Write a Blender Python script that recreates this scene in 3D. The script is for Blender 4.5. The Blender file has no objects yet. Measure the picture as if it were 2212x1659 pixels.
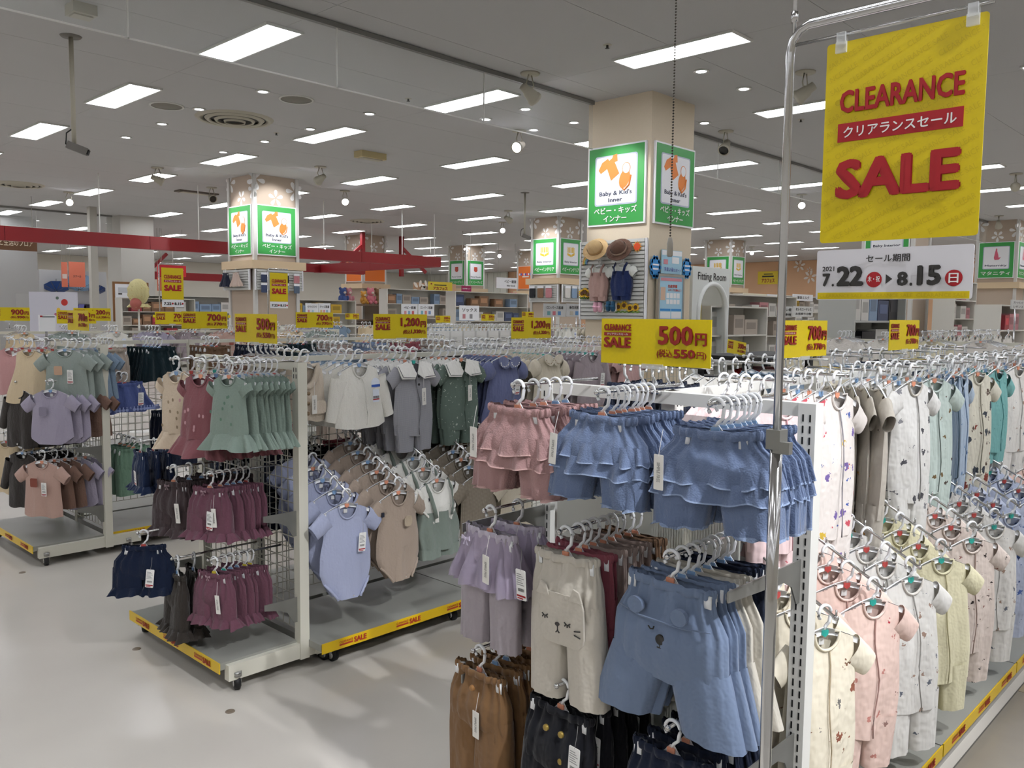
import bpy, bmesh, math, random
from mathutils import Vector, Matrix, Euler

random.seed(7)
SC = bpy.context.scene
COL = SC.collection
PI = math.pi

# ---------------------------------------------------------------- camera
# photo frame 2212 x 1659; X runs along the aisles, Y across them
FPX, CXP, CYP, CAMZ = 1829.3, 1106.0, 829.5, 1.55
PITCH, ROLL, YAW = math.radians(4.671), math.radians(0.582), math.radians(43.573)
_fw = Vector((math.cos(YAW), math.sin(YAW), 0))
_R = Vector((math.sin(YAW), -math.cos(YAW), 0))
_F = _fw * math.cos(PITCH) - Vector((0, 0, math.sin(PITCH)))
_U = _R.cross(_F)
_R, _U = _R * math.cos(ROLL) + _U * math.sin(ROLL), _U * math.cos(ROLL) - _R * math.sin(ROLL)
CAM = Vector((0, 0, CAMZ))
cam_data = bpy.data.cameras.new('camera')
cam_data.sensor_fit = 'HORIZONTAL'
cam_data.sensor_width = 36.0
cam_data.lens = 36.0 * FPX / 2212.0
cam_data.clip_start = 0.05
cam_data.clip_end = 300
cam_ob = bpy.data.objects.new('camera', cam_data)
COL.objects.link(cam_ob)
cam_ob.matrix_world = Matrix.Translation(CAM) @ Matrix((_R, _U, -_F)).transposed().to_4x4()
SC.camera = cam_ob

def ray(px, py): return _F + _R * ((px - CXP) / FPX) + _U * ((CYP - py) / FPX)
def at_x(px, py, X): d = ray(px, py); return CAM + d * (X / d.x)
def at_y(px, py, Y): d = ray(px, py); return CAM + d * (Y / d.y)
def at_z(px, py, Z): d = ray(px, py); return CAM + d * ((Z - CAMZ) / d.z)
def at_d(px, py, D): return CAM + ray(px, py) * D
def in_view(p):
    """is a point of the place inside the photograph's frame (used only to name lamps that lie outside it)"""
    v = Vector(p) - CAM; d = v.dot(_F)
    return d > .05 and 0 <= CXP + FPX * v.dot(_R) / d <= 2212 and 0 <= CYP - FPX * v.dot(_U) / d <= 1659

# ---------------------------------------------------------------- world, exposure
world = bpy.data.worlds.new('world'); SC.world = world; world.use_nodes = True
world.node_tree.nodes['Background'].inputs[0].default_value = (0.9, 0.93, 1.0, 1)
world.node_tree.nodes['Background'].inputs[1].default_value = 0.0
SC.view_settings.view_transform = 'Standard'
SC.view_settings.look = 'None'
SC.view_settings.gamma = 1
SC.view_settings.use_curve_mapping = False
SC.view_settings.exposure = 0.2
SC.cycles.max_bounces = 5; SC.cycles.diffuse_bounces = 3; SC.cycles.glossy_bounces = 2; SC.cycles.transmission_bounces = 2; SC.cycles.transparent_max_bounces = 6
SC.cycles.caustics_reflective = False; SC.cycles.caustics_refractive = False
SC.cycles.use_adaptive_sampling = True; SC.cycles.adaptive_threshold = .05; SC.cycles.adaptive_min_samples = 12; SC.cycles.use_light_tree = False
LAMP_STRENGTH = 10.5
SPOT_GAIN = .4

# ---------------------------------------------------------------- materials
def lin(c):
    if isinstance(c, str):
        c = c.lstrip('#'); c = [int(c[i:i + 2], 16) / 255 for i in (0, 2, 4)]
    return tuple((v / 12.92 if v <= 0.04045 else ((v + 0.055) / 1.055) ** 2.4) for v in c)

MATS = {}
def mat(name, col='#808080', rough=0.5, metal=0.0, alpha=1.0, emit=0.0, trans=0.0, spec=0.5, noise=0.0, nscale=40.0, bump=0.0, bscale=300.0, ecol=None):
    if name in MATS: return MATS[name]
    m = bpy.data.materials.new(name); m.use_nodes = True
    nt = m.node_tree; b = nt.nodes['Principled BSDF']
    c = lin(col)
    b.inputs['Base Color'].default_value = (*c, 1)
    b.inputs['Roughness'].default_value = rough
    b.inputs['Metallic'].default_value = metal
    b.inputs['Alpha'].default_value = alpha
    b.inputs['Transmission Weight'].default_value = trans
    b.inputs['Specular IOR Level'].default_value = spec
    if emit:
        b.inputs['Emission Color'].default_value = (*(lin(ecol) if ecol else c), 1)
        b.inputs['Emission Strength'].default_value = emit
    if noise or bump:
        tc = nt.nodes.new('ShaderNodeTexCoord')
        if noise:
            n = nt.nodes.new('ShaderNodeTexNoise'); n.inputs['Scale'].default_value = nscale; n.inputs['Detail'].default_value = 1
            nt.links.new(tc.outputs['Object'], n.inputs['Vector'])
            r = nt.nodes.new('ShaderNodeMix'); r.data_type = 'RGBA'
            r.inputs[6].default_value = (*[v * (1 - noise) for v in c], 1)
            r.inputs[7].default_value = (*[min(1, v * (1 + noise)) for v in c], 1)
            nt.links.new(n.outputs['Fac'], r.inputs[0]); nt.links.new(r.outputs[2], b.inputs['Base Color'])
        if bump:
            n2 = nt.nodes.new('ShaderNodeTexNoise'); n2.inputs['Scale'].default_value = bscale; n2.inputs['Detail'].default_value = 0
            nt.links.new(tc.outputs['Object'], n2.inputs['Vector'])
            bp = nt.nodes.new('ShaderNodeBump'); bp.inputs['Strength'].default_value = bump; bp.inputs['Distance'].default_value = 0.01
            nt.links.new(n2.outputs['Fac'], bp.inputs['Height']); nt.links.new(bp.outputs[0], b.inputs['Normal'])
    MATS[name] = m
    return m

def drape(m, strength=.5):
    """cloth creases: long soft folds plus crumples, shifted per object so that copies differ"""
    nt = m.node_tree; L = nt.links; b = nt.nodes['Principled BSDF']
    tc = nt.nodes.new('ShaderNodeTexCoord'); oi = nt.nodes.new('ShaderNodeObjectInfo')
    mp = nt.nodes.new('ShaderNodeMapping'); mp.inputs['Scale'].default_value = (1, 1, .35)
    cb = nt.nodes.new('ShaderNodeCombineXYZ'); ml = nt.nodes.new('ShaderNodeMath'); ml.operation = 'MULTIPLY'; ml.inputs[1].default_value = 9
    L.new(oi.outputs['Random'], ml.inputs[0])
    for k in range(3): L.new(ml.outputs[0], cb.inputs[k])
    L.new(tc.outputs['Object'], mp.inputs['Vector']); L.new(cb.outputs[0], mp.inputs['Location'])
    n = nt.nodes.new('ShaderNodeTexNoise'); n.inputs['Scale'].default_value = 26; n.inputs['Detail'].default_value = 2
    L.new(mp.outputs[0], n.inputs['Vector'])
    bp = nt.nodes.new('ShaderNodeBump'); bp.inputs['Strength'].default_value = strength; bp.inputs['Distance'].default_value = .02
    L.new(n.outputs['Fac'], bp.inputs['Height'])
    old = b.inputs['Normal'].links
    if old: L.new(old[0].from_socket, bp.inputs['Normal'])
    L.new(bp.outputs[0], b.inputs['Normal'])

def fabric(hexcol, kind='plain', alpha=1.0):
    """woven cloth: matt, faint tone variation, crumple relief. kind: plain / gauze / knit"""
    name = 'fabric_%s_%s' % (kind, hexcol.lstrip('#')) + ('' if alpha == 1 else '_sheer')
    if name in MATS: return MATS[name]
    bs, bst = {'plain': (70, .18), 'gauze': (260, .22), 'knit': (110, .15)}[kind]
    m = mat(name, hexcol, rough=.92, spec=.15, alpha=alpha, noise=0, bump=bst, bscale=bs)
    m.node_tree.nodes['Principled BSDF'].inputs['Sheen Weight'].default_value = .2
    m.node_tree.nodes['Principled BSDF'].inputs['Sheen Roughness'].default_value = .5
    drape(m, {'plain': .55, 'gauze': .6, 'knit': .45}[kind])
    return m

def printed(base, colors, scale=22.0, thr=.28, warp=.06):
    """cloth with scattered small printed motifs, laid out over the cloth's own width and height"""
    name = 'print_%s_%s_%d_%d' % (base.lstrip('#'), colors[0].lstrip('#'), scale, thr * 100)
    if name in MATS: return MATS[name]
    m = mat(name, base, rough=.92, spec=.15)
    nt = m.node_tree; b = nt.nodes['Principled BSDF']; L = nt.links
    tc = nt.nodes.new('ShaderNodeTexCoord'); mp = nt.nodes.new('ShaderNodeMapping')
    mp.inputs['Scale'].default_value = (1, 0.05, 1)
    L.new(tc.outputs['Object'], mp.inputs[0])
    nz = nt.nodes.new('ShaderNodeTexNoise'); nz.inputs['Scale'].default_value = 90
    L.new(mp.outputs[0], nz.inputs[0])
    mx = nt.nodes.new('ShaderNodeMix'); mx.data_type = 'RGBA'; mx.blend_type = 'LINEAR_LIGHT'; mx.inputs[0].default_value = warp * .3
    L.new(mp.outputs[0], mx.inputs[6]); L.new(nz.outputs['Color'], mx.inputs[7])
    vo = nt.nodes.new('ShaderNodeTexVoronoi'); vo.inputs['Scale'].default_value = scale; vo.inputs['Randomness'].default_value = .75
    L.new(mx.outputs[2], vo.inputs['Vector'])
    lt = nt.nodes.new('ShaderNodeMath'); lt.operation = 'LESS_THAN'; lt.inputs[1].default_value = thr
    L.new(vo.outputs['Distance'], lt.inputs[0])
    rmp = nt.nodes.new('ShaderNodeValToRGB'); rmp.color_ramp.interpolation = 'CONSTANT'
    while len(rmp.color_ramp.elements) < len(colors): rmp.color_ramp.elements.new(.5)
    for i, c in enumerate(colors):
        e = rmp.color_ramp.elements[i]; e.position = i / len(colors); e.color = (*lin(c), 1)
    sp = nt.nodes.new('ShaderNodeSeparateColor'); L.new(vo.outputs['Color'], sp.inputs[0]); L.new(sp.outputs[0], rmp.inputs[0])
    mx2 = nt.nodes.new('ShaderNodeMix'); mx2.data_type = 'RGBA'; mx2.inputs[6].default_value = (*lin(base), 1)
    L.new(lt.outputs[0], mx2.inputs[0]); L.new(rmp.outputs[0], mx2.inputs[7]); L.new(mx2.outputs[2], b.inputs['Base Color'])
    n2 = nt.nodes.new('ShaderNodeTexNoise'); n2.inputs['Scale'].default_value = 60; n2.inputs['Detail'].default_value = 0
    L.new(tc.outputs['Object'], n2.inputs[0]); bp = nt.nodes.new('ShaderNodeBump'); bp.inputs['Strength'].default_value = .25; bp.inputs['Distance'].default_value = .01
    L.new(n2.outputs[0], bp.inputs['Height']); L.new(bp.outputs[0], b.inputs['Normal'])
    drape(m, .5)
    return m

def checked(base, line, scale=160.0):
    name = 'check_%s' % base.lstrip('#')
    if name in MATS: return MATS[name]
    m = mat(name, base, rough=.92, spec=.15)
    nt = m.node_tree; b = nt.nodes['Principled BSDF']; L = nt.links
    tc = nt.nodes.new('ShaderNodeTexCoord'); prev = None
    for ax in ('X', 'Z'):
        w = nt.nodes.new('ShaderNodeTexWave'); w.bands_direction = ax; w.inputs['Scale'].default_value = scale / 6.28
        L.new(tc.outputs['Object'], w.inputs[0])
        if prev is None: prev = w.outputs['Fac']
        else:
            a = nt.nodes.new('ShaderNodeMath'); a.operation = 'MULTIPLY'; L.new(prev, a.inputs[0]); L.new(w.outputs['Fac'], a.inputs[1]); prev = a.outputs[0]
    mx = nt.nodes.new('ShaderNodeMix'); mx.data_type = 'RGBA'
    mx.inputs[6].default_value = (*lin(line), 1); mx.inputs[7].default_value = (*lin(base), 1)
    L.new(prev, mx.inputs[0]); L.new(mx.outputs[2], b.inputs['Base Color'])
    drape(m, .5)
    return m

CHROME = mat('chrome', '#c9c9c9', .14, 1.0)
STEEL = mat('grey_steel', '#6e6d69', .35, .8)
FRAME = mat('cream_steel', '#d8d6c8', .42)
FRAME_W = mat('white_steel', '#e6e6e1', .4)
WIRE = mat('wire', '#b9b7ac', .4, .3)
SHELF = mat('shelf_board', '#999a93', .35, noise=.05, nscale=6)
BLACK = mat('black', '#101012', .6)
RUBBER = mat('rubber', '#18181a', .5)
PLASTIC = mat('hanger_plastic', '#f4f6f8', .4, spec=.3)
PLASTIC2 = mat('hanger_plastic_white', '#f4f6f8', .4, spec=.3)
CLEAR = mat('clear_plastic', '#eef2f4', .12, alpha=.35)
YEL = mat('sale_yellow', '#dcc400', .4, noise=.05, nscale=120)
RED = mat('sale_red', '#ac1420', .5)
DKRED = mat('print_red', '#982418', .5)
WHITE = mat('white_print', '#f2f2f0', .5)
INK = mat('ink', '#33312f', .6)
PAPER = mat('paper', '#eceae4', .6)

# ---------------------------------------------------------------- mesh building
class MB:
    def __init__(s): s.v = []; s.f = []; s.m = []
    def add(s, vs, fs, mi=0):
        o = len(s.v); s.v += [tuple(p) for p in vs]
        for k, f in enumerate(fs):
            s.f.append(tuple(i + o for i in f)); s.m.append(mi[k] if isinstance(mi, list) else mi)
        return s
    def box(s, c, d, mi=0, M=None):
        x, y, z = (q / 2 for q in d)
        vs = [Vector((a * x, b * y, e * z)) for a in (-1, 1) for b in (-1, 1) for e in (-1, 1)]
        if M is not None: vs = [M @ p for p in vs]
        vs = [p + Vector(c) for p in vs]
        return s.add(vs, [(0, 1, 3, 2), (4, 6, 7, 5), (0, 4, 5, 1), (2, 3, 7, 6), (0, 2, 6, 4), (1, 5, 7, 3)], mi)
    def span(s, a, b, mi=0):
        return s.box([(a[i] + b[i]) / 2 for i in range(3)], [abs(b[i] - a[i]) for i in range(3)], mi)
    def tube(s, pts, r, n=6, mi=0, cap=True, flat=1.0):
        pts = [Vector(p) for p in pts]; rings = []
        up = Vector((0, 0, 1))
        for i, p in enumerate(pts):
            t = (pts[min(i + 1, len(pts) - 1)] - pts[max(i - 1, 0)])
            t = t.normalized() if t.length > 1e-9 else Vector((0, 0, 1))
            a = t.cross(up)
            if a.length < 1e-3: a = t.cross(Vector((0, 1, 0)))
            if a.length < 1e-3: a = t.cross(Vector((1, 0, 0)))
            a.normalize(); b = t.cross(a)
            rr = r[i] if isinstance(r, (list, tuple)) else r
            rings.append([p + (a * math.cos(2 * PI * k / n) * flat + b * math.sin(2 * PI * k / n)) * rr for k in range(n)])
        vs = [q for rg in rings for q in rg]; fs = []
        for i in range(len(pts) - 1):
            for k in range(n):
                k2 = (k + 1) % n
                fs.append((i * n + k, i * n + k2, (i + 1) * n + k2, (i + 1) * n + k))
        if cap: fs += [tuple(range(n))[::-1], tuple(range((len(pts) - 1) * n, len(pts) * n))]
        return s.add(vs, fs, mi)
    def lathe(s, c, prof, n=16, mi=0, axis='z', cap=False):
        vs = []; fs = []
        for (r, h) in prof:
            for k in range(n):
                a = 2 * PI * k / n; p = (r * math.cos(a), r * math.sin(a), h)
                if axis == 'x': p = (p[2], p[0], p[1])
                if axis == 'y': p = (p[0], p[2], p[1])
                vs.append(Vector(p) + Vector(c))
        for i in range(len(prof) - 1):
            for k in range(n):
                k2 = (k + 1) % n
                fs.append((i * n + k, i * n + k2, (i + 1) * n + k2, (i + 1) * n + k))
        if cap: fs += [tuple(range(n))[::-1], tuple(range((len(prof) - 1) * n, len(prof) * n))]
        return s.add(vs, fs, mi)
    def poly(s, pts, y=0.0, t=0.0, mi=0):
        """flat outline in the x-z plane facing -y, optional thickness t behind it"""
        n = len(pts); vs = [(p[0], y, p[1]) for p in pts]; fs = [tuple(range(n))]
        if t:
            vs += [(p[0], y + t, p[1]) for p in pts]
            fs += [tuple(range(n, 2 * n))[::-1]] + [(i, (i + 1) % n, n + (i + 1) % n, n + i) for i in range(n)]
        return s.add(vs, fs, mi)
    def ell(s, cx, cz, rx, rz, y=0.0, t=0.0, n=20, mi=0, a0=0.0, rot=0.0):
        cr, sr = math.cos(rot), math.sin(rot)
        pts = []
        for k in range(n):
            a = a0 + 2 * PI * k / n; x, z = rx * math.cos(a), rz * math.sin(a)
            pts.append((cx + x * cr - z * sr, cz + x * sr + z * cr))
        return s.poly(pts, y, t, mi)
    def rrect(s, x0, z0, x1, z1, r=.01, y=0.0, t=0.0, mi=0):
        pts = []
        for (cx, cz, a) in ((x1 - r, z1 - r, 0), (x0 + r, z1 - r, 90), (x0 + r, z0 + r, 180), (x1 - r, z0 + r, 270)):
            for k in range(4):
                b = math.radians(a + 30 * k); pts.append((cx + r * math.cos(b), cz + r * math.sin(b)))
        return s.poly(pts, y, t, mi)
    def loft(s, rows, N=32, mi=0, last=None, p=.85, q=.75, sag=0.0, zw=.35):
        """rows: (z, cx, cy, rx, ry, amp, k, phase) flattened tubes of cloth with ripples"""
        vs = []; fs = []; ms = []
        for (z, cx, cy, rx, ry, amp, kk, ph) in rows:
            for i in range(N):
                a = 2 * PI * i / N; c, sn = math.cos(a), math.sin(a)
                x = cx + rx * math.copysign(abs(c) ** p, c)
                y = cy + ry * math.copysign(abs(sn) ** q, sn)
                w = amp * math.sin(kk * a + ph) + amp * .5 * math.sin((kk * .53 + 1) * a + 2.1 * ph)
                y += w * math.copysign(1, sn) * min(1, abs(sn) * 2.2); x += w * .5 * c
                zz = z + amp * zw * math.sin(kk * .5 * a + ph) - sag * (1 - c * c)
                vs.append((x, y, zz))
        for i in range(len(rows) - 1):
            for k in range(N):
                k2 = (k + 1) % N
                fs.append((i * N + k, (i + 1) * N + k, (i + 1) * N + k2, i * N + k2))
                ms.append(last if (last is not None and i == len(rows) - 2) else mi)
        return s.add(vs, fs, ms)
    def mesh(s, name, mats, smooth=True, off=None):
        me = bpy.data.meshes.new(name)
        vs = s.v if off is None else [(p[0] - off[0], p[1] - off[1], p[2] - off[2]) for p in s.v]
        me.from_pydata(vs, [], s.f)
        for m in (mats if isinstance(mats, (list, tuple)) else [mats]): me.materials.append(m)
        if any(s.m): me.polygons.foreach_set('material_index', s.m)
        if smooth: me.polygons.foreach_set('use_smooth', [True] * len(s.f))
        me.update()
        return me

def ob(name, me, parent=None, loc=None):
    o = bpy.data.objects.new(name, me); COL.objects.link(o)
    if parent is not None: o.parent = parent
    if loc is not None: o.location = loc
    return o
def tag(o, label=None, cat=None, group=None, kind=None):
    if label: o['label'] = label
    if cat: o['category'] = cat
    if group: o['group'] = group
    if kind: o['kind'] = kind
    return o
def thing(name, label, cat, loc=(0, 0, 0), rz=0.0, group=None):
    o = bpy.data.objects.new(name, None); COL.objects.link(o); o.empty_display_size = .05
    o.location = loc; o.rotation_euler = (0, 0, rz)
    return tag(o, label, cat, group)
def part(root, name, mb, mats, smooth=False, world=True, parent=None):
    """mesh given in world coordinates (root unrotated) -> child"""
    off = root.location if world else None
    return ob(name, mb.mesh(name, mats, smooth, off), parent if parent is not None else root)
def copy_tree(o, parent=None):
    c = o.copy(); COL.objects.link(c); c.parent = parent
    for ch in list(o.children): copy_tree(ch, c)
    return c

# ---------------------------------------------------------------- lettering
_TXT = {}
def text_geo(s, bold=0.0, res=2):
    """outline text as triangles in x-z, returns verts, faces, bounds; weight by stacking shifted outlines"""
    key = (s, bold, res)
    if key in _TXT: return _TXT[key]
    cu = bpy.data.curves.new('lettering_curve', 'FONT'); cu.body = s; cu.size = 1.0; cu.resolution_u = res
    to = bpy.data.objects.new('lettering_curve', cu)
    me = to.to_mesh()
    vs = [(v.co.x, v.co.y, 0) for v in me.vertices]; fs = [tuple(p.vertices) for p in me.polygons]
    to.to_mesh_clear(); bpy.data.objects.remove(to); bpy.data.curves.remove(cu)
    if bold:
        V, Fc = [], []
        for q, (dx, dy) in enumerate(((-1, 0), (1, 0), (0, .8), (0, -.8), (-.7, -.6), (.7, .6), (-.7, .6), (.7, -.6))[:8 if bold > .03 else 4]):
            o = len(V); V += [(x + dx * bold, y + dy * bold, q) for x, y, _ in vs]; Fc += [tuple(i + o for i in f) for f in fs]
        vs, fs = V, Fc
    xs = [p[0] for p in vs] or [0, 1]; ys = [p[1] for p in vs] or [0, 1]
    _TXT[key] = (vs, fs, (min(xs), max(xs), min(ys), max(ys)))
    return _TXT[key]
def letter(mb, s, x0, x1, z0, z1, y=-.001, mi=0, bold=.03, keep=False, align='c', skew=0.0):
    """fit a line of text into the box; keep = keep proportions"""
    vs, fs, (a, b, c, d) = text_geo(s, bold)
    sx = (x1 - x0) / max(1e-6, b - a); sz = (z1 - z0) / max(1e-6, d - c)
    ox = x0
    if keep:
        k = min(sx, sz); ox = {'c': (x0 + x1) / 2 - k * (b - a) / 2, 'l': x0, 'r': x1 - k * (b - a)}[align]; sx = sz = k
    mb.add([(ox + (p[0] - a) * sx + skew * (p[1] - c) * sz, y - p[2] * min(.0004, .012 * (z1 - z0)), z0 + (p[1] - c) * sz) for p in vs], fs, mi)
    return mb

# ================================================================ the setting
ZC = 4.2
X0, X1, Y0, Y1 = -9.0, 38.0, -9.0, 44.0
FLOOR_M = mat('floor_vinyl', '#d0cbc2', .26, noise=.06, nscale=3.0, spec=.45)
b_ = FLOOR_M.node_tree.nodes['Principled BSDF']
mb = MB().span((X0, Y0, -.1), (X1, Y1, 0))
floor = tag(ob('floor', mb.mesh('floor', FLOOR_M, False)), 'polished cream vinyl shop floor', kind='structure')
# plank tiles of the cross aisle beside the near gondola
tile_m = [mat('tile_grey', '#7f7d78', .3, noise=.08, nscale=9), mat('tile_beige', '#a3977f', .3, noise=.06, nscale=9), mat('tile_taupe', '#8f897e', .3, noise=.08, nscale=9)]
tm = [MB().box((0, 0, 0), (.895, .295, .004)).mesh('plank_tile', m, False) for m in tile_m]
ob('tile_bed', MB().span((2.1, -1.6, 0), (8.0, .826, .0012)).mesh('tile_bed', mat('tile_joint', '#5f5c57', .6), False), floor)
k = 0
for j in range(7):
    for i in range(6):
        o = ob('plank_tile', tm[(i * 2 + j * 3 + (i * j) % 2) % 3], floor, (2.6 + i * .9 + (j % 2) * .45, .672 - j * .3, .002)); k += 1

CEIL_M = mat('ceiling_board', '#bcbbbb', .9, bump=.12, bscale=140)
SEAM = mat('ceiling_seam', '#bcbbbb', .9)
ceiling = tag(ob('ceiling', MB().span((X0, Y0, ZC + .006), (X1, Y1, ZC + .2)).mesh('ceiling', SEAM, False)), 'pale grey ceiling of large boards', kind='structure')
pm = MB().box((0, 0, 0), (3.007, 1.516, .012)).mesh('ceiling_panel', CEIL_M, False)
rest = MB(); cells = []
for i in range(-5, 12):
    for j in range(-9, 25):
        cx, cy = 4.41 + 1.505 + 3.011 * i, 4.80 + .761 + 1.522 * j
        if X0 - 1 < cx < X1 + 1 and Y0 - .5 < cy < Y1 + .5: cells.append((cx * cx + cy * cy + (0 if cx > -1 and cy > -1 else 4000), cx, cy))
cells.sort()
for n, (d, cx, cy) in enumerate(cells):
    if n < 290: ob('ceiling_panel', pm, ceiling, (cx, cy, ZC + .006))
    else: rest.box((cx, cy, ZC + .006), (3.007, 1.516, .012))
tag(ob('ceiling_panels_far', rest.mesh('ceiling_panels_far', CEIL_M, False), ceiling), kind='stuff')

WOOD_W = mat('wood_wall', '#dcb08a', .5, noise=.08, nscale=1.3)
WALL_W = mat('plain_wall', '#cfc9bd', .7)
for nm, a, b, m, lb in (('wall_back', (X1, Y0, 0), (X1 + .2, Y1, ZC), WOOD_W, 'light wood back wall of the shop'),
                        ('wall_left', (X0, Y1, 0), (X1, Y1 + .2, ZC), WALL_W, 'pale wall at the far left end'),
                        ('wall_right', (X0, Y0 - .2, 0), (X1, Y0, ZC), WALL_W, 'pale wall behind the cross aisle'),
                        ('wall_front', (X0 - .2, Y0, 0), (X0, Y1, ZC), WALL_W, 'pale wall behind the viewer')):
    tag(ob(nm, MB().span(a, b).mesh(nm, m, False)), lb, kind='structure')
WCUR = mat('white_blind', '#e4e4da', .7)
b_ = MB()
wl = tag(ob('wall_blinds', MB().span((X1 - .14, 36.5, 0), (X1 - .1, Y1, ZC)).mesh('wall_blinds', WCUR, False)), 'white vertical panelled end of the back wall', kind='structure')
vm = MB().box((0, 0, 0), (.03, .5, ZC - .1)).mesh('wall_panel', WCUR, False)
for k in range(13): ob('wall_panel', vm, wl, (X1 - .16, 36.8 + k * .56, ZC / 2))

# ---------------------------------------------------------------- recessed ceiling lights (they light the place)
LAMP_E = mat('lamp_diffuser', '#ffffff', .5, emit=LAMP_STRENGTH, ecol='#f7f9ff')
LAMP_F = mat('lamp_frame', '#d9d9d4', .5)
fr = MB()
for sx, sy, dx, dy in ((0, .685, .40, .02), (0, -.685, .40, .02), (.19, 0, .02, 1.35), (-.19, 0, .02, 1.35)):
    fr.box((sx, sy, 0), (dx, dy, .022))
frm = fr.mesh('frame', LAMP_F, False)
dfm = MB().add([(-.18, -.675, 0), (-.18, .675, 0), (.18, .675, 0), (.18, -.675, 0)], [(0, 1, 2, 3)]).mesh('diffuser', LAMP_E, False)
for i in range(-4, 12):
    for j in range(-4, 13):
        x, y = 4.41 + 3.011 * i, 4.80 + 3.044 * j
        if not (X0 < x < X1 - .5 and Y0 < y < Y1 - .8): continue
        off = '' if any(in_view((x + a, y + b, ZC - .014)) for a in (-.2, 0, .2) for b in (-.69, -.35, 0, .35, .69)) else '_offscreen'
        t = thing('ceiling_light' + off, 'long white fluorescent panel recessed in the ceiling', 'ceiling light', (x, y, ZC), 0, 'ceiling light panels in rows')
        ob('frame', frm, t, (0, 0, -.011)); ob('diffuser' + off, dfm, t, (0, 0, -.014))

# ---------------------------------------------------------------- columns
COL_B = mat('column_beige', '#d9cbb4', .8, noise=.03, nscale=60)
COL_F = mat('column_pattern', '#bfae9c', .8)
COL_G = mat('column_grey', '#c2bfb8', .7)
PETAL = mat('petal_white', '#efeeec', .8)
PALEWOOD = mat('pale_wood', '#dcc4a0', .6)
def flower(mb, cx, cz, r, y=-.002, n=5, rot=0.3, mi=0):
    for k in range(n):
        a = rot + 2 * PI * k / n
        pts = []
        for (u, w) in ((.12, .0), (.35, .12), (.65, .22), (.85, .22), (1, .1), (1, -.1), (.85, -.22), (.65, -.22), (.35, -.12)):
            pts.append((cx + r * (u * math.cos(a) - w * math.sin(a)), cz + r * (u * math.sin(a) + w * math.cos(a))))
        mb.poly(pts, y, 0, mi)
CW, CD = .93, .95
def column(x, y, style, label):
    c = ob('column', MB().span((x, y, 0), (x + CW, y + CD, ZC)).mesh('column', {'beige': COL_B, 'flower': COL_F, 'grey': COL_G}[style], False))
    tag(c, label, kind='structure')
    if style == 'flower':
        tr = MB()
        for (a, b) in ((x, y), (x + CW, y), (x, y + CD)): tr.box((a, b, ZC / 2), (.07, .07, ZC))
        ob('corner_trim', tr.mesh('corner_trim', mat('trim_grey', '#cfcdc8', .5), False), c)
        ob('ledge', MB().span((x - .13, y - .13, 2.39), (x + CW + .13, y + CD + .13, 2.55)).mesh('ledge', PALEWOOD, False), c)
        for face in (0, 1):
            f = MB()
            for (u, v, r, ro) in ((.5, 3.78, .16, .3), (.04, 4.1, .2, 1.1), (.95, 3.95, .19, .6), (.08, 3.5, .1, .2)):
                if face == 0: flower(f, x + u * CW, v, r, y - .004, rot=ro)
            if face == 1:
                for (u, v, r, ro) in ((.5, 3.78, .15, .9), (.95, 4.1, .2, .1), (.03, 3.9, .18, .4)):
                    g = MB(); flower(g, 0, 0, r, 0, rot=ro)
                    f.add([(x - .004, y + u * CD - p[0], v + p[2]) for p in g.v], g.f)
            o = ob('flower_print', f.mesh('flower_print', PETAL, False), c)
    return c
COL1 = column(8.52, 5.87, 'beige', 'beige column with clothes on a slatted panel')
COL2 = column(8.52, 15.0, 'flower', 'flower patterned column carrying the tall sale posters in front')
COL3 = column(17.5, 14.97, 'flower', 'flower patterned column with baby interior signs')
column(26.2, 14.7, 'flower', 'flower patterned column behind the fitting room')
column(25.6, 5.95, 'flower', 'flower patterned column with maternity signs')
COL4 = column(17.35, 23.5, 'flower', 'flower patterned column with orange signs and plush toys')
column(9.7, 24.3, 'grey', 'plain grey column behind the red beam')
column(17.5, 5.87, 'flower', 'flower patterned column hidden behind the hanging poster')
column(22.5, 23.9, 'flower', 'flower patterned column with fancy goods signs')
column(26.2, 23.7, 'flower', 'flower patterned column with an orange sign beyond the aisles')

# ---------------------------------------------------------------- glass smoke barrier under the ceiling
GLASS = mat('barrier_glass', '#dfe8e6', .03, alpha=.10)
ALU = mat('aluminium', '#8b8b88', .35, .6)
def barrier(x0, x1, y, zb, label, step=1.95):
    t = thing('glass_smoke_barrier', label, 'glass barrier', ((x0 + x1) / 2, y, zb))
    part(t, 'top_rail', MB().span((x0, y - .025, ZC - .05), (x1, y + .025, ZC - .005)), ALU)
    part(t, 'bottom_edge', MB().span((x0, y - .006, zb), (x1, y + .006, zb + .012)), LAMP_F)
    n = max(1, round((x1 - x0) / step)); w = (x1 - x0) / n
    for k in range(n):
        part(t, 'pane', MB().span((x0 + k * w + .006, y - .004, zb + .012), (x0 + (k + 1) * w - .006, y + .004, ZC - .05)), GLASS)
        if k: part(t, 'joint', MB().span((x0 + k * w - .006, y - .006, zb), (x0 + k * w + .006, y + .006, ZC - .05)), LAMP_F)
barrier(-4.8, 8.45, 6.7, 3.61, 'glass smoke barrier hanging from the ceiling up to the beige column')
barrier(9.5, 17.4, 6.7, 3.61, 'glass smoke barrier hanging from the ceiling past the beige column')
barrier(18.6, 25.6, 6.7, 3.61, 'short glass smoke barrier before the maternity column')
barrier(-2, 9.6, 24.6, 3.7, 'far glass smoke barrier reaching the plain grey column')

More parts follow.
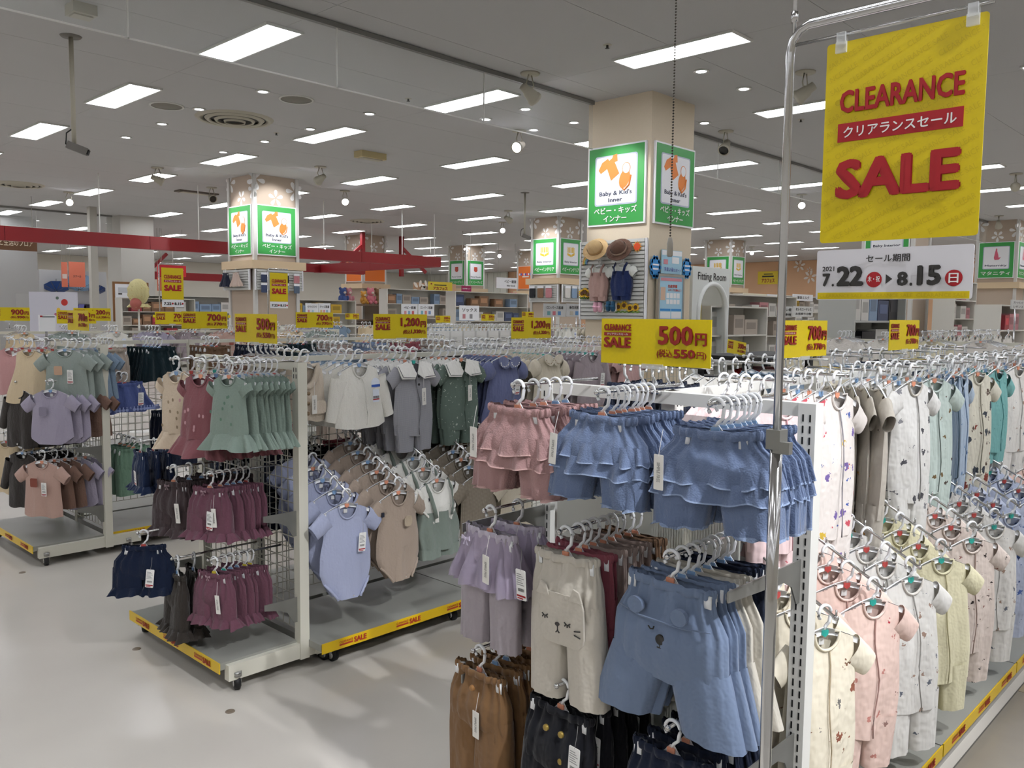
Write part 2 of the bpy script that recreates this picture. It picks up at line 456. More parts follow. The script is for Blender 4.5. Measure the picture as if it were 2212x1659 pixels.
# ---------------------------------------------------------------- ceiling fittings
DKG = mat('dark_grey', '#4a4845', .6)
SPOTBODY = mat('spot_body', '#b7b2a2', .5)
SPOTDARK = mat('spot_body_dark', '#6c6862', .5)
LENS = mat('spot_lens', '#ffffff', .3, emit=25.0, ecol='#f3f1ff')
LENS.cycles.emission_sampling = 'NONE'
LENS_OFF = mat('spot_lens_dark', '#3a3836', .2)
def spot_fixture(px, py, lit, aim=None, label='', power=0, cone=40, zoff=.30, dark=False, pos=None):
    p = Vector(pos) if pos else at_z(px, py, ZC)
    off = '_offscreen' if pos else ''
    t = thing('ceiling_spotlight' + off, label, 'spotlight', (p.x, p.y, ZC))
    m = SPOTBODY
    ob('base_plate', MB().lathe((0, 0, -.02), [(.0, .02), (.11, .02), (.1, 0), (0, 0)], 14).mesh('base_plate', m), t)
    ob('stem', MB().tube([(.025, 0, -.02), (.06, 0, -.12), (.025, 0, -.2)], .008, 6).tube([(-.025, 0, -.02), (-.06, 0, -.12), (-.025, 0, -.2)], .008, 6).mesh('stem', m), t)
    tgt = Vector(aim) if aim else Vector((p.x + .4, p.y - .3, 1.5))
    d = (tgt - Vector((p.x, p.y, ZC - .22))).normalized()
    q = (-d).to_track_quat('Z', 'Y')
    h = ob('lamp_head', MB().lathe((0, 0, 0), [(0, .12), (.045, .12), (.05, .05), (.06, .04), (.075, -.06), (.085, -.07), (.085, -.1), (.07, -.1)], 16).mesh('lamp_head', m), t, (0, 0, -.22))
    h.rotation_mode = 'QUATERNION'; h.rotation_quaternion = q
    ob('lens' + off, MB().lathe((0, 0, 0), [(0, -.085), (.07, -.085)], 16).mesh('lens', LENS if lit else LENS_OFF), h)
    if power:
        l = bpy.data.lights.new('spot_beam' + off, 'SPOT'); l.energy = power * SPOT_GAIN; l.spot_size = math.radians(cone); l.spot_blend = .6; l.shadow_soft_size = .035
        l.color = (.96, .97, 1.0)
        lo = bpy.data.objects.new('spot_beam' + off, l); COL.objects.link(lo); lo.parent = h; lo.location = (0, 0, -.12)
    return t
spot_fixture(1145, 158, 1, (8.4, 6.3, 3.1), 'beige spotlight by the glass barrier joint aimed at the beige column', 260, 45)
spot_fixture(1122, 282, 1, (2.6, 6.5, 1.2), 'lit spotlight hanging just under the glass barrier', 0)
spot_fixture(1568, 283, 0, (8.9, 5.9, 2.0), 'round spotlight on the barrier rail right of the beige column', 0)
spot_fixture(1740, 155, 0, (8.9, 5.9, 3.0), 'spotlight between the pole frame and the beige column', 0)
spot_fixture(692, 360, 1, (8.9, 15, 3.4), 'round-backed spotlight aimed at the front face of the flower column', 320, 50)
spot_fixture(340, 362, 1, (8.5, 15.4, 3.3), 'spotlight in front of the lamp panel aimed at the side of the flower column', 260, 50)
spot_fixture(745, 412, 1, (7, 9, 1.2), 'lit spotlight beside the flower column', 0)
spot_fixture(457, 405, 0, (8.5, 15.4, 3.2), 'small spotlight near the side of the flower column', 0)
spot_fixture(1085, 480, 1, (12, 10, 1.2), 'lit spotlight above the red beam end', 0)
spot_fixture(1098, 455, 1, (17.5, 15.3, 3.3), 'spotlight aimed at the baby interior column', 350, 45)
spot_fixture(1732, 420, 1, (10, 4, 1.2), 'lit spotlight behind the chrome pole', 0)
spot_fixture(148, 415, 1, (5, 9, 1.2), 'lit spotlight on the track over the left racks', 0)
spot_fixture(1079, 541, 1, (14, 14, 1.2), 'far lit spotlight over the baby goods area', 0)
spot_fixture(1624, 533, 1, (20, 9, 1.2), 'far lit spotlight over the fitting room', 0)
spot_fixture(700, 527, 1, (14, 17, 1.2), 'far lit spotlight above the red beam', 0)
spot_fixture(2195, 375, 0, (25.6, 6, 3.2), 'spotlight on a track beyond the poster', 0)
spot_fixture(2158, 466, 0, (25.6, 6.3, 3.2), 'small spotlight in front of the maternity column', 0)
# three spotlights of the same ceiling, over the cross aisle beside the near gondola
spot_fixture(0, 0, 1, (1.75, 1.25, .95), 'ceiling spotlight over the aisle shining on the ruffled shorts', 1000, 34, pos=(1.3, -1.6, ZC))
spot_fixture(0, 0, 1, (2.5, .95, .7), 'ceiling spotlight over the aisle shining on the cream rompers', 620, 40, pos=(2.7, -1.1, ZC))
spot_fixture(0, 0, 1, (3.9, 1.0, .9), 'ceiling spotlight over the aisle shining on the far rompers', 520, 40, pos=(4.6, -1.2, ZC))
DL = MB().lathe((0, 0, 0), [(.055, 0), (.085, 0), (.085, -.012), (.06, -.012), (.055, 0)], 18).mesh('trim_ring', LAMP_F)
DE = MB().lathe((0, 0, 0), [(0, -.006), (.056, -.006)], 18).mesh('lens', LENS)
for (px, py) in ((568, 197), (430, 235), (350, 267), (272, 296), (482, 328), (572, 305), (670, 278), (798, 245), (1135, 235), (1050, 257), (1240, 264), (1153, 280), (1515, 153), (1607, 191), (1522, 265), (147, 462), (80, 476)):
    p = at_z(px, py, ZC)
    t = thing('downlight', 'small round lit downlight in the ceiling', 'downlight', (p.x, p.y, ZC), 0, 'round downlights')
    ob('trim_ring', DL, t); ob('lens', DE, t)
for (px, py, lb) in ((360, 228, 'flat round grey speaker left of the round air vent'), (640, 214, 'flat round grey speaker right of the round air vent')):
    p = at_z(px, py, ZC); t = thing('ceiling_speaker', lb, 'speaker', (p.x, p.y, ZC))
    ob('grille', MB().lathe((0, 0, -.008), [(0, 0), (.19, 0), (.2, .008)], 24).mesh('grille', mat('speaker_grey', '#86827a', .8)), t)
    ob('trim_ring', MB().lathe((0, 0, -.006), [(.19, -.006), (.215, -.006), (.215, .006)], 24).mesh('trim_ring', LAMP_F), t)
def vent(px, py, r, lb):
    p = at_z(px, py, ZC); t = thing('air_vent', lb, 'air vent', (p.x, p.y, ZC))
    ob('backing', MB().lathe((0, 0, -.004), [(0, 0), (r * .95, 0)], 28).mesh('backing', DKG), t)
    for k in range(4):
        q = r * (1 - k * .24)
        ob('vane_ring', MB().lathe((0, 0, -.01 - .012 * k), [(q, .01), (q * .93, -.02), (q * .8, -.005), (q * .93, -.012)], 28).mesh('vane_ring', SPOTBODY), t)
vent(507, 256, .52, 'large round air vent with rings between the two speakers')
vent(40, 398, .5, 'round air vent over the left racks')
vent(793, 477, .5, 'far round air vent over the red beam')
# device boxes
def ceil_box(px, py, d, lb, m, nm='ceiling_device'):
    p = at_z(px, py, ZC); t = thing(nm, lb, 'ceiling device', (p.x, p.y, ZC))
    ob('body', MB().box((0, 0, -d[2] / 2), d).mesh('body', m, False), t)
    ob('face_plate', MB().box((0, 0, -d[2] - .006), (d[0] * .8, d[1] * .6, .012)).mesh('face_plate', SPOTBODY, False), t)
    return t
ceil_box(800, 330, (.5, .22, .1), 'cream ceiling transmitter box with small buttons', mat('aged_cream', '#c9b98c', .6))
ceil_box(425, 415, (.9, .3, .03), 'flat brown ceiling hatch near the flower column', mat('hatch_brown', '#6f675e', .8))
ceil_box(175, 12, (.2, .2, .09), 'round-cornered smoke detector near the security camera', SPOTBODY, 'smoke_detector')
for (px, py) in ((1312, 97), (882, 213), (597, 287), (1730, 258), (2110, 15)):
    p = at_z(px, py, ZC); t = thing('sprinkler', 'tiny sprinkler head in the ceiling', 'sprinkler', (p.x, p.y, ZC), 0, 'sprinkler heads')
    ob('flange', MB().lathe((0, 0, 0), [(0, -.004), (.04, -.004), (.045, 0)], 12).mesh('flange', SPOTBODY), t)
    ob('nozzle', MB().lathe((0, 0, 0), [(.012, 0), (.012, -.03), (.024, -.034), (.0, -.036)], 10).mesh('nozzle', DKG), t)
def cctv(px0, py0, drop, lb):
    p = at_z(px0, py0, ZC); t = thing('security_camera', lb, 'camera', (p.x, p.y, ZC))
    ob('ceiling_flange', MB().lathe((0, 0, 0), [(0, -.012), (.09, -.012), (.1, 0)], 16).mesh('ceiling_flange', SPOTDARK), t)
    ob('pole', MB().tube([(0, 0, 0), (0, 0, -drop)], .022, 10).mesh('pole', SPOTBODY), t)
    h = ob('camera_head', MB().box((0, 0, 0), (.075, .19, .07)).box((0, -.1, 0), (.055, .015, .05), 1).mesh('camera_head', [SPOTDARK, BLACK], False), t, (.02, -.03, -drop - .05))
    h.rotation_euler = (.35, 0, 1.0)
    ob('cable', MB().tube([(0, 0, -drop + .15), (-.05, .05, -drop + .1), (-.05, .08, -drop), (-.02, .08, -drop - .03)], .007, 5).mesh('cable', BLACK), t)
cctv(153, 78, 1.02, 'grey security camera on a pole hanging from the ceiling')
cctv(1134, 416, .9, 'far security camera pole near the lamps by the beige column')
# ball chain pull cord with a weight, hanging between the beige column and the viewer
p = at_d(1447, 545, 2.9)
t = thing('pull_chain', 'dark ball chain with a small clear weight hanging from the ceiling', 'chain', (p.x, p.y, ZC))
ch = MB(); z = ZC; ico = MB().lathe((0, 0, 0), [(0, .0042), (.0042, 0), (0, -.0042)], 6)
while z > p.z + .055:
    ch.add([(q[0], q[1], q[2] + z - ZC) for q in ico.v], ico.f); z -= .0095
ob('ball_chain', ch.mesh('ball_chain', mat('dark_metal', '#4a463f', .35, .8)), t)
ob('weight', MB().lathe((0, 0, p.z - ZC + .05), [(0, 0), (.006, 0), (.0105, -.02), (.0105, -.06), (.008, -.065), (0, -.065)], 8).mesh('weight', mat('weight_plastic', '#9a958c', .3)), t)
# floor caps
for (px, py) in ((497, 1537), (295, 1402), (48, 1237)):
    p = at_z(px, py, 0); ob('floor_cap', MB().lathe((0, 0, 0), [(0, .004), (.012, .0045), (.018, .002), (.019, 0)], 16).mesh('floor_cap', mat('cap_brown', '#7b6f60', .4)), floor, (p.x, p.y, 0))

# ================================================================ display racks
RACK_H = 1.34
GAL = mat('galvanised', '#8e8e8a', .4, .6, noise=.15, nscale=15)
STRIP_Y = mat('strip_yellow', '#e2bc12', .35)
RIB = mat('ribbed_panel', '#e0e2d8', .22, alpha=.74)
CASTF = mat('caster_metal', '#a9a9a6', .25, .9)
def wire_grid(axis, c, a0, a1, z0, z1, step=.05, r=.0018):
    mb = MB()
    n = max(1, int(round((a1 - a0) / step)))
    for k in range(n + 1):
        a = a0 + (a1 - a0) * k / n
        if axis == 'y': mb.span((c - r, a - r, z0), (c + r, a + r, z1))
        else: mb.span((a - r, c - r, z0), (a + r, c + r, z1))
    n = max(1, int(round((z1 - z0) / step)))
    for k in range(n + 1):
        z = z0 + (z1 - z0) * k / n
        if axis == 'y': mb.span((c - 3 * r, a0, z - r), (c - r, a1, z + r))
        else: mb.span((a0, c - 3 * r, z - r), (a1, c - r, z + r))
    return mb
def caster(root, x, y, ang=.4):
    o = ob('caster', MB().lathe((0, 0, .062), [(0, .02), (.018, .02), (.018, 0), (.0, 0)], 10).box((0, .02, .04), (.035, .03, .05)).mesh('caster', CASTF), root, (x - root.location.x, y - root.location.y, -root.location.z))
    o.rotation_euler = (0, 0, ang)
    ob('wheel', MB().lathe((0, .015, .03), [(.0, -.014), (.022, -.014), (.03, -.011), (.03, .011), (.022, .014), (0, .014)], 16, 0, 'x').mesh('wheel', RUBBER), o)
    ob('wheel_hub', MB().lathe((0, .015, .03), [(.0, -.0165), (.017, -.016), (.017, -.012)], 12, 0, 'x').lathe((0, .015, .03), [(.0, .0165), (.017, .016), (.017, .012)], 12, 0, 'x').mesh('wheel_hub', CHROME), o)
STRIP_T = {}
def sale_strip(root, p, rz, L, n, faded=False, hgt=.045):
    """yellow shelf-edge strip, front facing local -y, p = left end"""
    s = ob('price_strip', MB().span((0, -.002, -hgt / 2), (L, .002, hgt / 2)).mesh('price_strip', STRIP_Y, False), root, Vector(p) - root.location)
    s.rotation_euler = (0, 0, rz)
    key = 'faded' if faded else 'clear'
    if key not in STRIP_T:
        t = MB(); c = -.07
        letter(t, 'CLEARANCE', c, c + .072, .002, .012, -.003, bold=.03)
        t.add([(c, -.003, -.001), (c + .072, -.003, -.001), (c + .072, -.003, -.009), (c, -.003, -.009)], [(0, 1, 2, 3)])
        letter(t, 'SALE', c + .077, c + .145, -.012, .013, -.003, bold=.05)
        STRIP_T[key] = t.mesh('lettering', mat('strip_red', '#b23a22', .5), False)
    for k in range(n): ob('lettering', STRIP_T[key], s, (L * (k + .5) / n, 0, 0))
def post(root, x, y, H, face='x', z0=.05, m=None, w=.045, slots=True):
    m = m or FRAME
    part(root, 'post', MB().span((x - w / 2, y - w / 2, z0), (x + w / 2, y + w / 2, H)), m)
    sl = MB(); z = z0 + .1 if slots else H - .06
    while z < H - .03:
        for s in (-.009, .009):
            if face == 'x': sl.box((x - w / 2 - .0005, y + s, z), (.001, .004, .018))
            else: sl.box((x + s, y - w / 2 - .0005, z), (.004, .001, .018))
        z += .028
    part(root, 'slots', sl, BLACK)
def bracket(root, x1, y, z, L, m=GAL):
    pts = [(0, 0), (-L, 0), (-L, -.025), (-.1, -.04), (-.06, -.06), (-.03, -.11), (0, -.11)]
    mb = MB(); g = MB().poly(pts, 0, .004)
    mb.add([(x1 + p[0], y + p[1], z + p[2]) for p in g.v], g.f)
    part(root, 'shelf_bracket', mb, m)
def rod_part(root, a, b, r=.0045, pins=0, m=CHROME, drop=0):
    """display arm from the panel a to the free end b, small end ball and stop pins"""
    a, b = Vector(a), Vector(b); mb = MB(); mb.tube([a, b], r, 8)
    d = (b - a)
    mb.lathe(b, [(0, .008), (.006, .005), (.008, 0), (.006, -.005), (0, -.008)], 8)
    for k in range(pins):
        p = a + d * ((k + 1) / pins); mb.tube([p, p + Vector((0, 0, .022))], .0028, 6)
    part(root, 'display_arm', mb, m, True)

def rack_end(label, x0, x1, y0, y1, H=RACK_H, panel='wire', cast=True, faded=True, brk=(.70, .32), m=None, ztop=None):
    m = m or FRAME
    root = thing('end_rack', label, 'display rack', ((x0 + x1) / 2, (y0 + y1) / 2, 0))
    zb = .095 if cast else .09
    for y in (y0 + .02, y1 - .02): post(root, x1, y, H, 'x', .045 if cast else 0, m, slots=not cast)
    part(root, 'top_rail', MB().span((x1 - .018, y0, H - .034), (x1 + .018, y1, H)), m)
    if panel == 'wire':
        part(root, 'wire_panel', wire_grid('y', x1 - .012, y0 + .05, y1 - .05, zb + .08, H - .06), WIRE)
    else:
        g = MB(); n = 150; a0, a1 = y0 + .2, y1 - .05
        vs = []; fs = []
        for k in range(n + 1):
            y = a0 + (a1 - a0) * k / n; dx = .0022 * math.cos(PI * k)
            vs += [(x1 + dx, y, zb + .05), (x1 + dx, y, H - .06)]
        for k in range(n): fs.append((2 * k, 2 * k + 2, 2 * k + 3, 2 * k + 1))
        g.add(vs, fs); part(root, 'ribbed_panel', g, RIB, True)
    part(root, 'shelf', MB().span((x0 + .005, y0 + .03, zb), (x1 - .02, y1 - .03, zb + .03)), SHELF)
    for y in (y0 + .02, y1 - .02):
        part(root, 'side_rail', MB().span((x0 + .03, y - .018, zb - .045), (x1 + .2, y + .018, zb + .02)), m)
        for z in brk: bracket(root, x1 - .01, y, z, .17 if cast else x1 - x0 - .05)
    sale_strip(root, (x0, y1 - .02, zb + .012), -PI / 2, y1 - y0 - .04, 3, faded)
    if cast:
        for x in (x0 + .07, x1 + .12):
            for y in (y0 + .008, y1 - .02): caster(root, x, y, random.uniform(-1, 1))
    return root
def rack_run(label, xa, xb, ym, yf, nb, H=RACK_H, cast=True, m=None, strip=True, back=True, faded=False, grid_step=.05):
    m = m or FRAME
    root = thing('display_rack', label, 'display rack', ((xa + xb) / 2, ym, 0))
    zb = .095 if cast else .09
    w = (xb - xa) / nb
    for k in range(nb + 1):
        x = xa + w * k + (.025 if k == 0 else -.025 if k == nb else 0)
        post(root, x, ym, H, 'y', .045 if cast else 0, m)
    part(root, 'top_rail', MB().span((xa, ym - .014, H - .026), (xb, ym + .014, H)), m)
    for k in range(nb):
        part(root, 'wire_panel', wire_grid('x', ym, xa + w * k + .03, xa + w * (k + 1) - .03, zb + .1, H - .05, grid_step), WIRE)
        part(root, 'shelf', MB().span((xa + w * k + .004, yf + .005, zb), (xa + w * (k + 1) - .004, ym - .02, zb + .03)), SHELF)
        if back: part(root, 'shelf', MB().span((xa + w * k + .004, ym + .02, zb), (xa + w * (k + 1) - .004, 2 * ym - yf, zb + .03)), SHELF)
        if strip: sale_strip(root, (xa + w * k + .006, yf, zb + .012), 0, w - .012, 3 if w > .8 else 2, faded)
        if cast:
            for x in (xa + w * k + .12, xa + w * (k + 1) - .12): caster(root, x, yf + .07, random.uniform(-1, 1))
    part(root, 'base_beam', MB().span((xa + .04, yf + .09, zb - .045), (xb, yf + .13, zb)), m)
    if not cast: part(root, 'plinth', MB().span((xa + .02, yf + .03, 0), (xb, yf + .06, zb)), mat('plinth_grey', '#a5a39d', .6))
    return root

# B: near block (fixed), A: middle block, C: left block, further blocks behind
RB = rack_end('near white end rack with ribbed clear back hung with ruffled shorts', 1.6, 2.02, .88, 1.77, panel='ribbed', cast=False, m=FRAME_W, brk=(.95, .5))
RBR = rack_run('near wire rack of baby rompers joined to the white end rack', 2.04, 6.8, 1.33, .83, 5, cast=False, m=FRAME_W, faded=True)
RA = rack_end('cream end rack on casters hung with burgundy and navy shorts', 1.6, 1.985, 3.12, 4.04)
RAR = rack_run('cream wire rack on casters with bodysuits on sloping arms', 2.0, 5.84, 3.58, 3.02, 4)
RC = rack_end('cream end rack on casters hung with sage and lavender tees', 1.64, 2.08, 5.51, 6.45)
RCR = rack_run('cream wire rack with blue embroidered skirt and green trousers', 2.1, 5.5, 6.15, 5.55, 4)
RD = rack_run('far cream wire rack behind the left block of racks', 2.0, 6.4, 9.2, 8.7, 4, strip=False, grid_step=.08)
RE = rack_run('wire rack of boxed white underwear packs', 6.3, 8.2, 7.6, 7.1, 2, H=1.42, strip=False, grid_step=.08)
RF = rack_end('end rack of white smocks behind the rompers, beside the romper rack end', 8.4, 8.82, 1.55, 2.8, cast=False)
RF2 = rack_end('end rack of white smocks behind the rompers, towards the fitting room', 8.4, 8.82, 2.85, 4.1, cast=False)
RG = rack_run('far wire rack of white newborn wear near the wall shelves', 9.4, 13.4, 3.4, 2.9, 4, strip=False, grid_step=.1)
RH = rack_run('far wire rack behind the underwear packs', 8.3, 13.5, 9.6, 9.1, 4, strip=False, grid_step=.1)
RI = rack_run('far wire rack under the red beam', 7.0, 12.0, 12.4, 11.9, 4, strip=False, grid_step=.1)

# ================================================================ garments
# local frame of a hung garment: hook on the arm at the origin, x = width, front = -y
def hook_pts(r=.0205, neck=-.062):
    pts = []
    for k in range(13):
        a = math.radians(-40 + k * 20.5); pts.append((-r * math.cos(a), 0, -r * .9 + r * math.sin(a) * 1.05))
    pts += [(.016, 0, -.043), (.006, 0, -.052), (0, 0, neck)]
    return pts
def hanger_clip(w):
    mb = MB(); mb.tube(hook_pts(), .0042, 6, flat=1.3)
    mb.poly([(-.02, -.075), (.02, -.075), (.03, -.088), (-.03, -.088)], -.003, .006)
    mb.poly([(0.006, -.058), (.022, -.078), (-.022, -.078), (-.006, -.058)], -.002, .004)
    mb.box((0, 0, -.086), (2 * w, .005, .008))
    for s in (-1, 1):
        mb.box((s * (w - .012), -.011, -.092), (.022, .003, .03)); mb.box((s * (w - .012), .011, -.092), (.022, .003, .03)); mb.box((s * (w - .012), 0, -.079), (.022, .024, .004))
    return mb.mesh('hanger', PLASTIC)
def hanger_top(w, white=False):
    mb = MB(); mb.tube(hook_pts(), .0042, 6, flat=1.3)
    n = 8; up = []; lo = []
    for k in range(n + 1):
        u = -1 + 2 * k / n; z = -.06 - .042 * abs(u) ** 1.3
        up.append((u * w, z + .004)); lo.append((u * w * .97, z - .010 - .004 * (1 - abs(u))))
    mb.poly(up + lo[::-1], -.003, .006)
    return mb.mesh('hanger', PLASTIC2 if white else PLASTIC)
CHIPC = {'o': '#e39a7c', 'b': '#86a9d2', 'r': '#c4504c', 't': '#35b3a6', 'y': '#d8c23c'}
CHIPS = {k: MB().poly([(-.0105, -.063), (.0105, -.063), (.0105, -.074), (0, -.081), (-.0105, -.074)], -.0062, .004).mesh('size_chip', mat('chip_' + k, c, .4), False) for k, c in CHIPC.items()}
HC = {w: hanger_clip(w) for w in (.085, .1, .115)}
HT = {w: hanger_top(w) for w in (.1, .12, .135)}
HTW = hanger_top(.15, True)

def tag_price(h=.085, w=.036):
    mb = MB(); mb.rrect(-w / 2, -h, w / 2, 0, .004, 0, .0012)
    def bar(x0, x1, z0, z1, mi): mb.add([(x0, -.0006, z0), (x1, -.0006, z0), (x1, -.0006, z1), (x0, -.0006, z1)], [(0, 1, 2, 3)], mi)
    for k in range(6): bar(-w * .4, w * (.1 + .25 * (k % 3) / 2), -h * (.14 + .07 * k), -h * (.16 + .07 * k) - .0006, 1)
    for k in range(9): bar(-w * .3 + k * w * .07, -w * .3 + k * w * .07 + w * .035, -h * .72, -h * .62, 2)
    bar(-w * .45, w * .45, -h * .9, -h * .84, 3)
    bar(-w * .4, w * .2, -h * .97, -h * .93, 3)
    mb.tube([(0, 0, -.004), (.002, .004, .03), (0, .008, .055)], .0007, 4, 1)
    return mb.mesh('price_tag', [WHITE, mat('print_grey', '#9b9b9b', .6), INK, RED], False)
def tag_brand(h=.085, w=.026, words='SIMPLE FREE'):
    mb = MB(); mb.rrect(-w / 2, -h, w / 2, 0, .002, 0, .0012)
    t = MB(); letter(t, words, -h * .28, h * .28, -w * .16, w * .16, 0, bold=.01)
    mb.add([(p[2], -.0006, -h * .5 - p[0]) for p in t.v], t.f, 1)
    mb.tube([(0, 0, -.004), (.003, .004, .03), (.006, .008, .06)], .0007, 4, 2)
    return mb.mesh('brand_tag', [PAPER, mat('print_grey2', '#8a8a86', .6), WHITE], False)
TAG = tag_price(); TAGB = tag_brand()
TAG_S = tag_price(.06, .028); TAGB_S = tag_brand(.07, .02)

class Proto:
    def __init__(s, name, cat): s.name = name; s.cat = cat; s.parts = []; s.len = .4
    def add(s, name, mb, mats, smooth=True, kids=(), loc=None, rot=None, label=None):
        me = mb if not isinstance(mb, MB) else mb.mesh(name, mats, smooth)
        s.parts.append((name, me, kids, loc, rot, label)); return s
def hang(pr, loc, rz, label, group=None, chip='o', scale=1.0, tags=True, rx=0.0, sy=1.0):
    r = thing(pr.name, label, pr.cat, loc, rz, group); r.rotation_euler = (rx + random.uniform(-.05, .05), random.uniform(-.03, .03), rz)
    r.scale = (scale, scale * sy, scale)
    for (nm, me, kids, l, ro, lb) in pr.parts:
        if nm.endswith('_tag') and not tags: continue
        o = ob(nm, me, r, l)
        if ro: o.rotation_euler = ro
        if lb: o['label'] = lb
        if nm == 'hanger': ob('size_chip', CHIPS[chip], o)
        for (kn, km) in kids: ob(kn, km, o)
    return r

def fit(v, pts):
    for (a, x), (b, y) in zip(pts, pts[1:]):
        if v <= b: u = (v - a) / max(1e-6, b - a); u = u * u * (3 - 2 * u); return x + (y - x) * u
    return pts[-1][1]

# ---- bottoms
def bottoms_mesh(waist=.105, hip=.15, rise=.15, leg=.09, hem=.078, top=-.068, gather=17, hem_amp=.004, depth=.028, spread=.0, N=80, seed=0, edge=False, drop=0.0):
    rnd = random.Random(seed); mb = MB(); rows = []; ph = rnd.random() * 6
    nr = 9
    for k in range(nr + 1):
        v = k / nr; z = top - (rise + drop) * v
        rx = fit(v, [(0, waist), (.12, waist * 1.0), (.5, hip * .96), (1, hip)])
        ry = fit(v, [(0, .014), (.15, .016), (.6, depth), (.82, depth), (1, depth * .66)])
        rows.append((z, 0, 0, rx, ry, .0034 * (1 - v) ** 1.2 + .0016, gather, ph))
    mb.loft(rows, N, sag=.006)
    for s in (-1, 1):
        lr = []
        nl = max(4, int(leg / .035) + 2)
        for k in range(nl + 1):
            v = k / nl; z = top - rise + .05 - (leg + .05) * v
            rx = hip * .5 + (hem - hip * .5) * v; cx = s * (hip * .5 + (hip - hem * 1.0 - hip * .5) * v + spread * v)
            am = .0015 + hem_amp * v ** 2
            lr.append((z, cx, 0, rx, depth * fit(v, [(0, .72), (.35, .98), (1, 1.0)]), am, 9, ph + s))
        if edge: lr.append((lr[-1][0] - .004, lr[-1][1], 0, lr[-1][3] * 1.03, lr[-1][4] + .004, hem_amp * 1.6, 11, ph))
        mb.loft(lr, 28, 0, 1 if edge else None)
    return mb
def ruffle(z0, z1, rx0, rx1, ry0, ry1, amp=.007, k=13, N=130, seed=0, half=False):
    ph = random.Random(seed).random() * 6; mb = MB(); rows = []
    for i in range(6):
        v = i / 5; rows.append((z0 + (z1 - z0) * v, 0, 0, rx0 + (rx1 - rx0) * v, ry0 + (ry1 - ry0) * v, amp * v ** .8 + .0008, k, ph))
    rows.append((z1 - .003, 0, 0, rx1 + .002, ry1 + .003, amp * 1.1, k, ph))
    mb.loft(rows, N, 0, 1, sag=.008, zw=.5); return mb
def waistband(waist, top, h=.022, k=21, N=112):
    mb = MB(); rows = []
    for i, (dz, e) in enumerate(((0, -.001), (.003, .003), (.011, .004), (.019, .003), (h, 0))):
        rows.append((top - dz + .002, 0, 0, waist + e, .0165 + e, .0030, k, 1.0))
    mb.loft(rows, N, sag=.006); return mb
def bow(cx, z, y, r=.014):
    mb = MB()
    for s in (-1, 1):
        mb.poly([(cx, z), (cx + s * r, z + r * .55), (cx + s * r * 1.1, z - r * .3)], y, .003)
        mb.poly([(cx, z), (cx + s * r * .7, z - r * 1.2), (cx + s * r * .3, z - r * 1.2)], y, .002)
    mb.box((cx, y, z), (.006, .006, .006)); return mb
def ruffle_shorts(col, edge, seed, w=.155):
    p = Proto('ruffled_baby_shorts', 'baby shorts')
    f, e = fabric(col, 'gauze'), fabric(edge, 'gauze')
    p.add('body', bottoms_mesh(.105, w, .15, .08, w * .40, hem_amp=.006, depth=.042, seed=seed, edge=True), [f, e])
    p.add('ruffle', ruffle(-.138, -.182, w * .95, w * 1.02, .037, .05, .0085, 15, seed=seed), [f, e])
    p.add('ruffle', ruffle(-.176, -.218, w * .98, w * 1.03, .043, .055, .0085, 13, seed=seed + 1), [f, e])
    p.add('waistband', waistband(.11, -.066), f)
    p.add('hanger', HC[.085], None); p.add('brand_tag', TAGB, None, loc=(-.118, -.058, -.13), rot=(.05, .06, 0))
    p.len = .29; return p
def frill_shorts(col, bowc, seed, tagk='b', w=.125, leg=.06, bow_on=True):
    p = Proto('baby_shorts', 'baby shorts'); f = fabric(col, 'knit')
    p.add('body', bottoms_mesh(.095, w, .15, leg, .07, depth=.034, seed=seed, hem_amp=.003), f)
    hm = MB()
    for s in (-1, 1):
        z = -.068 - .15 - leg
        rows = [(z + .012, s * w * .47, 0, .070, .034, .002, 12, 1), (z - .008, s * w * .5, 0, .08, .044, .007, 10, 1), (z - .026, s * w * .52, 0, .088, .055, .012, 10, 1)]
        hm.loft(rows, 64)
    p.add('hem_frill', hm, f)
    p.add('waistband', waistband(.095, -.066), f)
    if bow_on: p.add('bow', bow(-.02, -.088, -.024), fabric(bowc), False)
    p.add('hanger', HC[.085], None)
    if 'p' in tagk: p.add('price_tag', TAG, None, loc=(.045, -.05, -.17), rot=(.08, .12, 0))
    if 'b' in tagk: p.add('brand_tag', TAGB, None, loc=(.06, -.046, -.155), rot=(.05, -.06, 0))
    return p
def trousers(name, col, seed, w=.12, rise=.16, leg=.2, hem=.06, buttons=None, kind='knit', tags='p', hang_w=.1, waist=.105, mb_extra=None, depth=.03, spread=0.0, drop=0.0, hem_amp=.002):
    p = Proto(name, 'baby trousers'); f = fabric(col, kind)
    p.add('body', bottoms_mesh(waist, w, rise, leg, hem, depth=depth, seed=seed, spread=spread, hem_amp=hem_amp, drop=drop), f)
    p.add('waistband', waistband(waist, -.066), f)
    if buttons:
        for (x, z) in buttons[1]:
            b = MB().lathe((x, -.034, z), [(0, -.004), (.0075, -.004), (.009, -.001), (.009, .003)], 12, 0, 'y')
            p.add('button', b, buttons[0])
    p.add('hanger', HC[hang_w], None)
    if 'p' in tags: p.add('price_tag', TAG, None, loc=(.09, -.05, -.13), rot=(.06, .05, 0))
    if 'b' in tags: p.add('brand_tag', TAGB, None, loc=(.03, -.048, -.17), rot=(.06, .08, 0))
    p.len = .07 + rise + leg; return p
